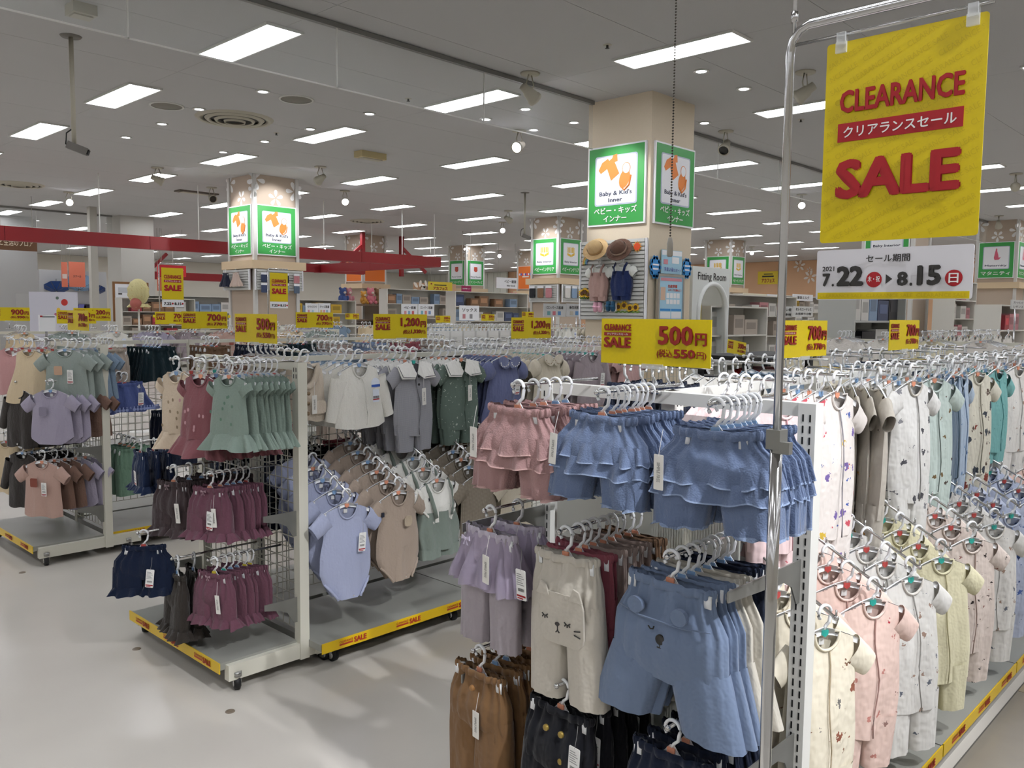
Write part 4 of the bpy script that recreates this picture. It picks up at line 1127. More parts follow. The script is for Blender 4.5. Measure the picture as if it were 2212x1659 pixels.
end_stack(RA, XA, 1.66, 3.29, .527, rep(BURG[::-1], 'burgundy frilled baby shorts with a bow on the lowest arm', 6, 'ytbby'), .031, -1.2, 'burgundy shorts on the lowest arm', scale=.92, jit=.1)
# run A, upper straight arms and lower sloping arms
YA = 3.57
run_stack(RAR, YA, 2.10, 3.28, 1.383, rep(VEST, 'beige fleece vest with brown buttons on the cream wire rack', 4, 'o'), .06, group='beige vests')
run_stack(RAR, YA, 2.37, 3.25, 1.378, rep(BLOUSE, 'white long sleeved cardigan with a blue round tag', 4, 'b'), .06, group='white cardigans')
run_stack(RAR, YA, 2.70, 3.25, 1.382, rep(GREY_S, 'grey checked romper with a white sailor collar', 6, 'too'), .05, group='grey sailor rompers')
run_stack(RAR, YA, 3.025, 3.25, 1.382, rep(GREEN_S, 'green dotted romper with a white sailor collar', 5, 'o'), .055, group='green sailor rompers')
run_stack(RAR, YA, 3.36, 3.25, 1.385, rep(BLUE_C, 'blue dress with an embroidered round collar', 8, 'o'), .038, group='blue collared dresses')
run_stack(RAR, YA, 3.73, 3.25, 1.385, rep(CREAM_C, 'cream dress with a round collar next to the blue ones', 8, 't'), .038, group='cream collared dresses')
run_stack(RAR, YA, 4.13, 3.25, 1.385, rep(MAUVE_C, 'mauve grey button tunic next to the cream dresses', 7, 't'), .042, group='mauve tunics')
run_stack(RAR, YA, 4.55, 3.25, 1.385, rep(PINK_C, 'dusty pink dress at the end of the cream wire rack', 5, 't'), .055, group='pink dresses')
SL = .5
run_stack(RAR, YA, 2.165, 3.06, .776, rep(BODY_B, 'pale blue short sleeved bodysuit on a sloping arm', 5, 'obb'), .085, SL, group='blue bodysuits')
run_stack(RAR, YA, 2.455, 3.06, .79, rep(BODY_T, 'tan short sleeved bodysuit on a sloping arm', 6, 'ooobbb'), .075, SL, group='tan bodysuits')
run_stack(RAR, YA, 2.70, 3.08, .81, rep(OVER, 'white top and grey-green overall romper on a sloping arm', 5, 'oobbb'), .085, SL, group='overall rompers')
run_stack(RAR, YA, 2.98, 3.06, .80, rep(TANK, 'brown-grey checked baby set on a sloping arm', 7, 'ob'), .065, SL, group='checked baby sets')
run_stack(RAR, YA, 3.26, 3.06, .78, rep(CREAM_SET, 'stone coloured gauze set on the last sloping arm', 4, 'o'), .09, SL, group='stone gauze sets')
# end rack C and run C
XC = 2.07
end_stack(RC, XC, 1.88, 5.60, 1.375, rep(SAGE_T, 'grey-sage tee with a printed patch on the left end rack', 3, 'b') + rep(SKYB_T, 'slate blue tee behind the grey-sage tees', 2, 'b'), .04, -.85)
end_stack(RC, XC, 1.80, 5.62, 1.125, rep(LAV_T, 'lavender tee with a rounded hem on the left end rack', 3, 'b') + rep(MOCHA_T, 'mocha tee behind the lavender tees on the middle arm', 2, 'b'), .055, -.95)
end_stack(RC, XC, 1.75, 5.66, .685, rep(DUSTY_T, 'dusty pink tee with a brown print on the lowest arm', 1) + rep(MOCHA_T, 'mocha tee behind the dusty pink tee on the lowest arm', 2) + rep(LAV_T, 'lavender tee behind the mocha ones on the lowest arm', 2), .06, -1.0)
end_stack(RC, XC, 1.80, 5.98, 1.36, rep(CREAM_D, 'cream tiered dress hanging on the left end rack', 3, 'r'), .06, -.9, 'cream tiered dresses')
end_stack(RC, XC, 1.74, 6.0, 1.10, rep(CHAR_T, 'charcoal long sleeved tee on the upper middle arm', 7, 'b'), .042, -1.2, 'charcoal tees on the middle arm')
end_stack(RC, XC, 1.74, 6.0, .70, rep(CHAR_T, 'charcoal long sleeved tee near the rack base', 6, 'b'), .045, -1.2, 'charcoal tees on the low arm')
end_stack(RC, XC, 1.78, 6.28, 1.36, rep(PINKL_T, 'pale pink tee at the far side of the left end rack', 5, 'r'), .05, -.9, 'pale pink tees')
end_stack(RC, XC, 1.74, 6.3, .74, rep(CREAM_D, 'cream dress low at the far side of the left end rack', 4, 'r'), .05, -1.0, 'low cream dresses')
YCm = 6.14
run_stack(RCR, YCm, 2.2, 5.72, 1.37, rep(GREYL_P, 'grey-beige loose trousers behind the left rack post', 4, 'r'), .06, group='grey-beige trousers')
run_stack(RCR, YCm, 2.52, 5.72, 1.37, rep(TEAL_SK, 'very dark green skirt hanging behind the frill tops', 5, 'b'), .06, group='dark green skirts')
run_stack(RCR, YCm, 2.235, 5.60, 1.15, rep(EYELET, 'royal blue skirt shorts with white embroidered hem', 3, 'r'), .07, group='embroidered skirt shorts')
run_stack(RCR, YCm, 2.29, 5.62, .72, rep(GREEN_P, 'green cotton baby trousers on the low arm', 4, 'o'), .07, group='green trousers')
run_stack(RCR, YCm, 2.62, 5.65, .93, rep(NAVY_T, 'navy baby trousers on the rack behind the charcoal shorts', 4, 'r'), .06, group='navy trousers behind the frilled shorts')
for k, (pr, c) in enumerate(((BROWN_T, 'brown trousers'), (NAVY_T, 'navy trousers'), (TEAL_SK, 'dark skirt'), (TAUPE_T, 'taupe trousers'), (BEAR_P, 'blue trousers'), (ROSE_T, 'rose trousers'), (GREYL_P, 'beige trousers'))):
    run_stack(RCR, YCm, 2.95 + .36 * k, 5.75, 1.37, rep(pr, c + ' on the upper arms of the rack behind the cream wire rack', 4, 'rbo'), .06, group=c + ' on the rack behind')
for k, (pr, c) in enumerate(((NAVY_T, 'navy trousers'), (ROSE_T, 'rose trousers'), (GREYL_P, 'beige trousers'), (TEAL_SK, 'dark skirt'))):
    run_stack(RCR, YCm, 3.0 + .5 * k, 5.72, .85, rep(pr, c + ' on the lower arms of the rack behind the cream wire rack', 3, 'rbo'), .07, group=c + ' low on the rack behind')
# far side of run A: coats and tees whose shoulders show over the rail
for k, (pr, c) in enumerate(((MOCHA_T, 'mocha'), (SKYB_T, 'slate blue'), (DUSTY_T, 'dusty pink'), (CHAR_T, 'charcoal'), (SAGE_T, 'sage'), (LAV_T, 'lavender'), (BLOUSE, 'white'), (PINKL_T, 'pink'), (CREAM_D, 'cream'))):
    run_stack(RAR, 3.59, 2.2 + .38 * k, 3.92, 1.40, rep(pr, c + ' tee hanging on the far side of the cream wire rack', 6, 'ob'), .05, 0, PI, c + ' tees on the far side', back=True)
for k, (pr, c) in enumerate(((NAVY_T, 'navy'), (BLACK_T, 'black'), (ROSE_T, 'rose'), (NAVY_T, 'ink blue'), (TAUPE_T, 'taupe'), (BROWN_T, 'brown'), (BLACK_T, 'coal black'))):
    run_stack(RAR, 3.59, 2.12 + .3 * k, 3.90, .92, rep(pr, c + ' trousers low on the far side of the cream wire rack', 5, 'ob'), .055, 0, PI, c + ' trousers low on the far side', back=True)

# run B: rompers
YB = 1.32
top_b = ((2.22, PR_ROSE, 'pink printed romper hanging beside the slotted post', 6, .035, 0), (2.58, PR_CASTLE, 'white romper with coloured castle and balloon prints', 5, .04, .12),
         (2.92, PR_OAT, 'oatmeal romper hanging edge on between the printed ones', 5, .04, .9), (3.25, PR_CLOUD, 'white zip romper with grey cloud prints', 6, .038, .05),
         (3.49, PR_MINT, 'mint romper with small dark prints', 5, .045, 0), (3.72, SLATE, 'slate blue romper between the mint and the sky blue ones', 3, .04, .3), (3.84, PR_SKY, 'sky blue printed romper before the bicycle print', 4, .04, .3),
         (4.06, PR_BIKE, 'cream romper with bicycle prints', 6, .038, 0), (4.38, PR_TEAL, 'teal short romper at the upper arms', 6, .038, .1), (4.75, PR_WHITE[0], 'white printed romper past the teal ones', 5, .045, 0), (5.1, PR_PINK[0], 'pink romper far along the near wire rack', 5, .045, 0), (5.5, PR_CLOUD, 'grey-white romper at the far end of the near wire rack', 5, .045, 0))
for (x, pr, lb, n, sp, rz) in top_b: run_stack(RBR, YB, x, 1.07, 1.383, rep(pr, lb, n, 'ob'), sp, 0, rz - .3, lb.split(' ', 1)[1][:40] + ' set')
SB = .56
for (x, pr, lb, n) in ((2.13, PR_CREAM, 'cream romper with balloon prints on a low sloping arm', 7), (2.46, PR_PINK, 'salmon pink romper with small red prints on a low sloping arm', 7), (2.76, PR_WHITE, 'white romper with fine grey prints on a low sloping arm', 6),
                       (3.06, [PR_YEL], 'pale yellow plain romper on a low sloping arm', 5), (3.42, PR_TAN, 'pinkish beige romper with dark prints on a low sloping arm', 6), (3.72, PR_WHITE, 'white and grey romper between the beige and blue print rompers', 5), (3.98, PR_BLUE, 'pale blue romper with blue prints on a low sloping arm', 6), (4.4, PR_BLUE, 'blue printed romper past the other blue ones on a low arm', 5), (4.85, PR_PINK, 'pale pink romper far along the low arms', 5)):
    run_stack(RBR, YB, x, .89, .80, rep(pr, lb, n, 'trrtb'), .062, SB, -.5, lb.split(' on ')[0] + ' set', jit=.12)
# far side of run B, hooks and shoulders behind the near top rail
for k, (pr, c) in enumerate(((NAVY_T, 'navy trousers'), (PR_WHITE[0], 'white romper'), (SKYB_T, 'blue tee'), (PR_CREAM[0], 'cream romper'), (PR_SKY, 'sky romper'), (NAVY_T, 'dark blue trousers'), (PR_MINT, 'mint romper'), (PR_CLOUD, 'grey print romper'))):
    run_stack(RBR, 1.34, 2.3 + .42 * k, 1.66, 1.40, rep(pr, c + ' on the far side of the near wire rack', 5, 'ob'), .05, 0, PI, c + ' on the far side', back=True)
# racks further back
def fill(rack, xs, ym, yf, z, kinds, where, n=4, sp=.06):
    for k, x in enumerate(xs):
        pr, c = kinds[k % len(kinds)]
        run_stack(rack, ym, x, yf, z, rep(pr, c + ' ' + where, n, 'obr'), sp, group=c + ' ' + where)
fill(RD, [2.2 + .42 * k for k in range(10)], 9.19, 8.85, 1.40, [(PINKL_T, 'pale pink tee'), (CREAM_D, 'cream dress'), (SAGE_T, 'sage tee'), (BLOUSE, 'white cardigan'), (LAV_T, 'lavender tee'), (MAUVE_C, 'mauve tunic'), (DUSTY_T, 'dusty pink tee')], 'on the far rack behind the left block', 4, .07)
for k in range(6):
    rk = RF if k < 3 else RF2
    end_stack(rk, 8.8, 8.42, 1.78 + .42 * k + (.02 if k > 2 else 0), 1.42, rep(SMOCK[k % 3], ('printed white smock', 'plain white smock', 'pale yellow smock')[k % 3] + (' on the smock rack beside the romper rack end' if k < 3 else ' on the smock rack towards the fitting room'), 4, 'ob'), .08)
fill(RG, [9.7 + .5 * k for k in range(7)], 3.39, 3.0, 1.42, [(SMOCK[1], 'white smock'), (SMOCK[2], 'cream smock'), (SMOCK[0], 'print smock')], 'on the far rack near the wall shelves', 3, .1)
fill(RI, [7.2 + .6 * k for k in range(8)], 12.39, 12.0, 1.40, [(BLOUSE, 'white cardigan'), (LAV_T, 'lavender tee'), (SKYB_T, 'slate tee'), (CREAM_D, 'cream dress')], 'on the far rack under the red beam', 3, .1)
fill(RH, [9.9 + .6 * k for k in range(6)], 9.59, 9.2, 1.40, [(CREAM_C, 'cream dress'), (MAUVE_C, 'mauve tunic'), (BLOUSE, 'white cardigan')], 'on the rack behind the underwear packs', 3, .1)
# white boxed underwear packs with yellow price flags
def pack():
    p = Proto('underwear_pack', 'clothes pack')
    b = MB().box((0, 0, -.2), (.17, .03, .24)); p.add('pouch', b, mat('pack_white', '#dfdfdc', .3), False)
    q = MB().box((0, -.016, -.11), (.165, .002, .05)); q.box((-.03, -.0175, -.16), (.07, .001, .008), 1); q.box((-.03, -.0175, -.18), (.05, .001, .006), 1); q.box((.03, -.0175, -.29), (.08, .001, .03), 1)
    p.add('header_card', q, [mat('card_white', '#e6e6e4', .4), mat('print_grey', '#9b9b9b')], False)
    p.add('hang_hook', MB().tube(hook_pts(), .0035, 5).box((0, 0, -.07), (.03, .004, .03)), PLASTIC)
    p.parts = p.parts; return p
PACK = pack()
FLAG = MB().rrect(-.025, -.05, .025, 0, .005, 0, .002).mesh('price_flag', YEL, False)
for k in range(9):
    x = 6.42 + .2 * k
    rod_part(RE, (x, 7.59, 1.43), (x, 7.15, 1.43))
    for j in range(4):
        r = thing(PACK.name, 'white boxed underwear pack on the rack with small yellow price flags', PACK.cat, (x, 7.2 + .07 * j, 1.437), 0, 'white underwear packs')
        for (nm, me, kids, l, ro, lb) in PACK.parts: ob(nm, me, r)
    f = ob('price_flag', FLAG, RE, (x - RE.location.x, 7.13, 1.49))

# ================================================================ signs and cards
def price_card_meshes(price, tax, m=YEL):
    w, h = .366, .13
    c = MB().span((-w / 2, -.0015, 0), (w / 2, .0015, h))
    t = MB(); X = lambda u: -w / 2 + w * u; Z = lambda v: h * v
    letter(t, 'CLEARANCE', X(.03), X(.295), Z(.73), Z(.88), -.003, 0, .05)
    t.add([(X(.03), -.003, Z(.62)), (X(.295), -.003, Z(.62)), (X(.295), -.003, Z(.695)), (X(.03), -.003, Z(.695))], [(0, 1, 2, 3)], 0)
    letter(t, 'クリアランスセール', X(.06), X(.265), Z(.635), Z(.68), -.0036, 1, .015)
    letter(t, 'SALE', X(.03), X(.295), Z(.35), Z(.59), -.003, 0, .055)
    t1 = t; t = MB()
    x0 = .545 if len(price) == 3 else .49
    letter(t, price, X(x0), X(.855), Z(.45), Z(.86), -.003, 0, .042)
    letter(t, '円', X(.87), X(.968), Z(.45), Z(.72), -.003, 0, .035)
    letter(t, '(税込' , X(.535), X(.675), Z(.16), Z(.36), -.003, 0, .025)
    letter(t, tax, X(.685), X(.875), Z(.18), Z(.37), -.003, 0, .05)
    letter(t, '円)', X(.885), X(.968), Z(.16), Z(.33), -.003, 0, .025)
    return c.mesh('card', m, False), t1.mesh('sale_lettering', [DKRED, WHITE], False), t.mesh('price_lettering', [DKRED, WHITE], False)
PCM = {}
HOLD = MB().box((0, 0, -.003), (.07, .012, .014)).mesh('card_clip', CLEAR, False)
STEM = MB().tube([(0, 0, -.075), (0, 0, -.006)], .003, 6).box((0, 0, -.075), (.06, .03, .01)).mesh('stem', CHROME)
def price_card(pos, rz, price, tax, label, scale=1.0, tilt=0.0):
    if price not in PCM: PCM[price] = price_card_meshes(price, tax)
    a, b, b2 = PCM[price]
    t = thing('price_card', label, 'price sign', pos, rz); t.rotation_euler = (0, tilt, rz); t.scale = (scale,) * 3
    c = ob('card', a, t); ob('sale_lettering', b, c); ob('price_lettering', b2, c); ob('card_clip', HOLD, t); ob('stem', STEM, t)
H_ = -PI / 2
price_card((2.0, 1.355, 1.412), H_, '500', '550', 'large yellow 500 yen card on the white end rack above the blue shorts')
price_card((1.985, 3.5, 1.412), H_, '500', '550', 'yellow 500 yen card on the rack of frill hem tops')
price_card((2.06, 5.88, 1.42), H_ , '700', '770', 'yellow 700 yen card on the left end rack of tees')
def pc_y(px, py, Y, price, tax, label, rz=0.0, s=1.0, tilt=0.0):
    p = at_y(px, py, Y); price_card((p.x, Y, p.z), rz, price, tax, label, s, tilt)
pc_y(866, 731, 3.58, '1,200', '1,320', 'yellow 1,200 yen card above the grey sailor rompers')
pc_y(1148, 731, 3.58, '1,200', '1,320', 'yellow 1,200 yen card above the cream collared dresses')
pc_y(443, 710, 6.15, '700', '770', 'yellow 700 yen card above the dark green skirts')
pc_y(680, 708, 6.15, '700', '770', 'yellow 700 yen card above the trousers behind the white cardigans')
pc_y(1737, 771, 1.33, '700', '770', 'yellow 700 yen card beside the chrome pole above the rompers')
pc_y(1952, 755, 1.33, '700', '770', 'yellow 700 yen card above the white cloud print rompers')
pc_y(1590, 765, 3.3, '300', '330', 'tilted yellow 300 yen card in front of the fitting room', 0, .8, .12)
pc_y(20, 693, 9.2, '900', '990', 'yellow 900 yen card at the far end of the far left rack')
pc_y(166, 699, 8.9, '900', '990', 'yellow 900 yen card behind the 700 yen card of the tee rack')
pc_y(200, 693, 9.2, '1,200', '1,320', 'yellow 1,200 yen card half hidden on the far left rack')
pc_y(372, 700, 8.9, '700', '770', 'yellow sale card partly behind the 700 yen card over the dark skirts')
for (px, py, Y, lb) in ((761, 690, 12.4, 'small yellow 300 yen card before the plush toys'), (957, 697, 9.6, 'small yellow 300 yen card left of the underwear packs'), (1054, 693, 9.6, 'small yellow 300 yen card over the underwear packs'), (1140, 687, 9.6, 'small yellow 300 yen card above the 1,200 yen card')):
    pc_y(px, py, Y, '300', '330', lb, 0, .8)
# --- big hanging poster
ps = thing('sale_poster', 'large yellow CLEARANCE SALE poster with white date strip on the chrome pole', 'poster', (1.6, .708, 1.585), H_)
bd = ob('poster_sheet', MB().rrect(0, .108, .276, .478, .006, -.0008, .0016).mesh('poster_sheet', YEL, False), ps)
wm = MB(); rnd = random.Random(3)
YEL_D = mat('sale_yellow_water', '#cfb600', .4)
for r in range(-2, 22):
    for c in range(-3, 5):
        g = MB(); letter(g, 'CLEARANCE SALE', 0, .1, 0, .0105, 0, 0, 0)
        ox, oz, ang = c * .112 + (r % 3) * .037, r * .023, .43
        vs = [((ox + p[0]) * math.cos(ang) - (oz + p[2]) * math.sin(ang) + .06, -.0012, (ox + p[0]) * math.sin(ang) + (oz + p[2]) * math.cos(ang) + .1) for p in g.v]
        ok = [all(.004 < vs[i][0] < .272 and .112 < vs[i][2] < .474 for i in f) for f in g.f]
        wm.add(vs, [f for f, q in zip(g.f, ok) if q])
ob('watermark_lettering', wm.mesh('watermark_lettering', YEL_D, False), bd)
def put(parent, s, x0, x1, z0, z1, m, bold, y=-.002):
    return ob('lettering', letter(MB(), s, x0, x1, z0, z1, y, 0, bold).mesh('lettering', m, False), parent)
put(bd, 'CLEARANCE', .029, .245, .346, .388, RED, .04)
rb = ob('red_bar', MB().span((.027, -.002, .294), (.244, -.001, .328)).mesh('red_bar', RED, False), bd)
put(bd, 'クリアランスセール', .038, .234, .301, .321, WHITE, .02, -.0028)
put(bd, 'SALE', .026, .245, .187, .261, RED, .055)
ds = ob('date_strip', MB().rrect(-.004, 0, .272, .094, .004, -.0008, .0016).mesh('date_strip', mat('strip_white', '#dcdbe0', .4), False), ps)
ob('yellow_band', MB().span((0, -.0012, .001), (.268, 0, .0135)).mesh('yellow_band', YEL, False), ds)
put(ds, 'セール期間', .09, .168, .068, .082, INK, .02); put(ds, '2021', .008, .031, .054, .063, INK, .02)
for (q, a, b, c, d, bo) in (('7', .009, .024, .025, .05, .05), ('.', .027, .032, .025, .03, .05), ('22', .036, .087, .025, .063, .06), ('8', .147, .166, .024, .05, .05), ('.', .169, .174, .024, .03, .05), ('15', .181, .222, .024, .06, .06)): put(ds, q, a, b, c, d, INK, bo)
ob('arrow', MB().poly([(.127, .028), (.139, .037), (.127, .046)], -.002).mesh('arrow', INK, False), ds)
for (cx, q, a, b, c, d) in ((.106, '木・祝', .095, .117, .032, .043), (.242, '日', .234, .25, .028, .045)):
    ob('red_dot', MB().ell(cx, .0365, .0143, .0143, -.002, 0, 24).mesh('red_dot', RED, False), ds); put(ds, q, a, b, c, d, WHITE, .02, -.003)
letter_g = MB(); letter(letter_g, 'CLEARANCE SALE  CLEARANCE SALE  CLEARANCE SALE', .004, .264, .004, .0105, -.0016, 0, .02)
ob('watermark_lettering', letter_g.mesh('watermark_lettering', YEL_D, False), ds)
for x in (.028, .252): ob('poster_clip', MB().box((x, 0, .484), (.016, .016, .022)).box((x, -.004, .468), (.02, .006, .02)).mesh('poster_clip', CLEAR, False), ps)
st = thing('poster_stand', 'tall chrome pole with a bent top bar beside the white end rack', 'stand', (1.6, .782, 0))
part(st, 'pole', MB().tube([(1.6, .782, 0), (1.6, .782, .9), (1.6, .782, 1.32)], .0125, 12).tube([(1.6, .782, 1.3), (1.6, .782, 2.06), (1.6, .778, 2.085), (1.6, .764, 2.103), (1.6, .745, 2.11), (1.6, .40, 2.11), (1.6, .385, 2.1), (1.6, .38, 2.085)], .0085, 10), CHROME, True)
part(st, 'poster_bar', MB().tube([(1.6, .778, 2.077), (1.6, .425, 2.077)], .0035, 8), CHROME, True)
part(st, 'top_rod', MB().tube([(1.6, .776, 2.1), (1.6, .776, 2.35)], .004, 8).tube([(1.6, .776, 2.12), (1.6, .776, 2.14)], .007, 8).tube([(1.6, .776, 2.165), (1.6, .776, 2.18)], .007, 8), CHROME, True)
part(st, 'clamp', MB().box((1.6, .782, 1.305), (.034, .03, .04)).box((1.592, .765, 1.29), (.016, .035, .024)), GAL)
part(st, 'base_plate', MB().lathe((1.6, .782, 0), [(0, .012), (.11, .012), (.12, 0)], 20), STEEL, True)

def board(name, label, cat, box, plane, base, texts=(), thick=.02, group=None, hang=None, rows=(), border=None):
    """flat sign: px box (x0,y0,x1,y1) on a plane of the place; texts (string, u0,u1,v0,v1, material, weight)"""
    x0, y0, x1, y1 = box; ax, c = plane; f = at_x if ax == 'x' else at_y
    a, b = f(x0, (y0 + y1) / 2, c), f(x1, (y0 + y1) / 2, c)
    w = abs(a.y - b.y) if ax == 'x' else abs(b.x - a.x)
    zt, zb = f((x0 + x1) / 2, y0, c).z, f((x0 + x1) / 2, y1, c).z; h = zt - zb
    t = thing(name, label, cat, (a.x, a.y, zb), H_ if ax == 'x' else 0.0, group)
    ob('panel', MB().span((0, 0, 0), (w, thick, h)).mesh('panel', base, False), t)
    if border: 
        g = MB(); bw = border[1]
        g.span((-bw, -.008, -bw), (0, thick, h + bw)); g.span((w, -.008, -bw), (w + bw, thick, h + bw)); g.span((0, -.008, -bw), (w, thick, 0)); g.span((0, -.008, h), (w, thick, h + bw))
        ob('frame', g.mesh('frame', border[0], False), t)
    for (s, u0, u1, v0, v1, m, bo) in texts:
        ob('lettering', letter(MB(), s, u0 * w, u1 * w, v0 * h, v1 * h, -.004, 0, bo).mesh('lettering', m, False), t)
    for k, (u0, u1, v0, v1, m) in enumerate(rows):
        ob('printed_block', MB().span((u0 * w, -.003, v0 * h), (u1 * w, 0, v1 * h)).mesh('printed_block', m, False), t)
    if hang == 'wire': ob('hanging_wire', MB().tube([(w * .1, thick / 2, h), (w * .1, thick / 2, ZC - zb)], .006, 5).tube([(w * .9, thick / 2, h), (w * .9, thick / 2, ZC - zb)], .006, 5).mesh('hanging_wire', WIRE), t)
    if hang == 'leg': ob('stand_pole', MB().tube([(w * .5, thick + .012, -zb), (w * .5, thick + .012, h)], .012, 6).box((w * .5, thick, -zb + .01), (.12, .16, .02)).mesh('stand_pole', CHROME), t)
    return t, w, h

# --- green section signs on the columns
GREEN = mat('sign_green', '#3aa04a', .45); SIGNW = mat('sign_white', '#f0f1f4', .4); SIGNB = mat('sign_border', '#b9bfd2', .5); ORANGE = mat('icon_orange', '#ec8a3c', .5); YELI = mat('icon_yellow', '#e8bd3e', .5); PINKI = mat('icon_pink', '#d8607a', .5); REDI = mat('icon_red', '#c8503c', .5); SIGNT = mat('sign_text', '#3c4258', .5)
def icon(kind, mb, cx, cz, s):
    if kind == 'inner':
        pts = [(-.42, .12), (-.3, .32), (-.1, .42), (-.05, .36), (.05, .42), (.08, .5), (.22, .52), (.24, .32), (.14, .3), (.3, -.02), (.02, -.2), (-.12, .14), (-.34, .02)]
        mb.poly([(cx + s * (p[0] - .18), cz + s * p[1]) for p in pts], -.008)
        mb.ell(cx + s * .3, cz - s * .18, s * .17, s * .27, -.008, 0, 20, 0, 0, -.35)
        mb.ell(cx + s * .36, cz + s * .1, s * .14, s * .16, -.0095, 0, 18, 1); mb.ell(cx + s * .36, cz + s * .1, s * .12, s * .14, -.0105, 0, 18, 2)
        mb.tube([(cx + s * .16, -.009, cz - s * .36), (cx + s * .3, -.009, cz - s * .49), (cx + s * .46, -.009, cz - s * .36), (cx + s * .52, -.009, cz - s * .1)], .008 * s * 3, 5)
    elif kind == 'interior':
        for k in range(5):
            x = cx + s * (-.36 + .18 * k); mb.poly([(x - s * .06, cz - s * .1), (x + s * .06, cz - s * .14), (x + s * .06, cz + s * (.26 + .06 * (k % 2))), (x - s * .06, cz + s * (.3 + .06 * ((k + 1) % 2)))], -.008)
        mb.poly([(cx - s * .45, cz - s * .14), (cx, cz - s * .28), (cx, cz - s * .46), (cx - s * .45, cz - s * .32)], -.008)
        mb.poly([(cx + .01, cz - s * .28), (cx + s * .45, cz - s * .1), (cx + s * .45, cz - s * .3), (cx + .01, cz - s * .46)], -.008)
    elif kind == 'fancy':
        mb.poly([(cx - s * .25, cz + s * .25), (cx + s * .25, cz + s * .25), (cx + s * .28, cz - s * .15), (cx + s * .12, cz - s * .3), (cx - s * .12, cz - s * .3), (cx - s * .28, cz - s * .15)], -.008)
    elif kind == 'maternity':
        mb.poly([(cx - s * .02, cz + s * .5), (cx + s * .06, cz + s * .44), (cx + s * .05, cz + s * .3), (cx + s * .14, cz), (cx + s * .18, cz - s * .25), (cx + s * .34, cz - s * .2), (cx + s * .2, cz - s * .4), (cx - s * .1, cz - s * .42), (cx - s * .16, cz - s * .25), (cx - s * .1, cz + s * .1)], -.008)
def green_sign(x, y, face, kind, en, jp, label):
    """.87 x .97 m sign; face 'x' looks to -X (x,y = its left lower corner seen from the front), 'y' looks to -Y"""
    w, h = .87, .97; t = thing('section_sign', label, 'sign', (x, y, 2.66), H_ if face == 'x' else 0.0)
    ob('frame', MB().span((0, 0, 0), (w, .03, h)).mesh('frame', SIGNW, False), t)
    ob('green_panel', MB().span((.02, -.003, .02), (w - .02, 0, h - .02)).mesh('green_panel', GREEN, False), t)
    tall = len(jp) == 1
    ob('white_card', MB().rrect(.115, .245, w - .115, .85, .03, -.0045, .002, 0).rrect(.135, .262, w - .135, .835, .025, -.006, .002, 1).mesh('white_card', [SIGNB, SIGNW], False), t)
    ic = MB(); icon(kind, ic, w / 2, .63, .44 if kind == 'inner' else .34)
    ob('emblem', ic.mesh('emblem', {'inner': [ORANGE, ORANGE, SIGNW], 'interior': [YELI], 'fancy': [REDI], 'maternity': [PINKI]}[kind], False), t)
    tx = MB()
    if len(en) == 2:
        letter(tx, en[0], .19, w - .19, .35, .42, -.0085, 0, .02); letter(tx, en[1], .33, w - .33, .285, .335, -.0085, 0, .02)
    else: letter(tx, en[0], .17, w - .17, .3, .365, -.0085, 0, .02)
    if tall: letter(tx, jp[0], .08, w - .08, .08, .19, -.0085, 1, .02)
    else:
        letter(tx, jp[0], .11, w - .11, .14, .225, -.0085, 1, .025); letter(tx, jp[1], .26, w - .26, .045, .12, -.0085, 1, .025)
    ob('lettering', tx.mesh('lettering', [SIGNT, WHITE], False), t)
IN = (('Baby & Kid\'s', 'Inner'), ('ベビー・キッズ', 'インナー')); BI = (('Baby Interior',), ('ベビーインテリア',)); FG = (('Fancy Goods',), ('ファンシーグッズ',)); MT = (('Maternity',), ('マタニティ',))
green_sign(8.488, 6.79, 'x', 'inner', *IN, 'green Baby & Kid\'s Inner sign on the beige column facing the aisle end')
green_sign(8.57, 5.838, 'y', 'inner', *IN, 'green Baby & Kid\'s Inner sign on the beige column behind the ball chain')
green_sign(8.48, 15.93, 'x', 'inner', *IN, 'narrow looking green Baby & Kids Inner sign on the flower column side')
green_sign(8.545, 14.96, 'y', 'inner', *IN, 'green Baby & Kids Inner sign on the flower column front')
green_sign(17.46, 15.87, 'x', 'interior', *BI, 'green Baby Interior sign on the far flower column facing the aisle end')
green_sign(17.53, 14.93, 'y', 'interior', *BI, 'green Baby Interior sign on the far flower column beside the hats')
green_sign(26.16, 15.6, 'x', 'interior', *BI, 'green Baby Interior sign above the fitting room')
green_sign(26.23, 14.66, 'y', 'interior', *BI, 'green Baby Interior sign right above the fitting room edge')
green_sign(25.56, 6.86, 'x', 'maternity', *MT, 'green Maternity sign on the right hand column side')
green_sign(25.63, 5.91, 'y', 'maternity', *MT, 'green Maternity sign cut off at the right column front')
green_sign(22.46, 24.82, 'x', 'fancy', *FG, 'green Fancy Goods sign beside the orange signs, side face')
green_sign(22.53, 23.86, 'y', 'fancy', *FG, 'green Fancy Goods sign beside the orange signs, front face')
green_sign(17.46, 6.79, 'x', 'interior', *BI, 'green Baby Interior sign on the column behind the hanging poster')
ORB = mat('sign_orange', '#e8761e', .45); LOGO_B = mat('logo_blue', '#3a5fc0', .5); LOGO_R = mat('logo_red', '#d84a6a', .5)
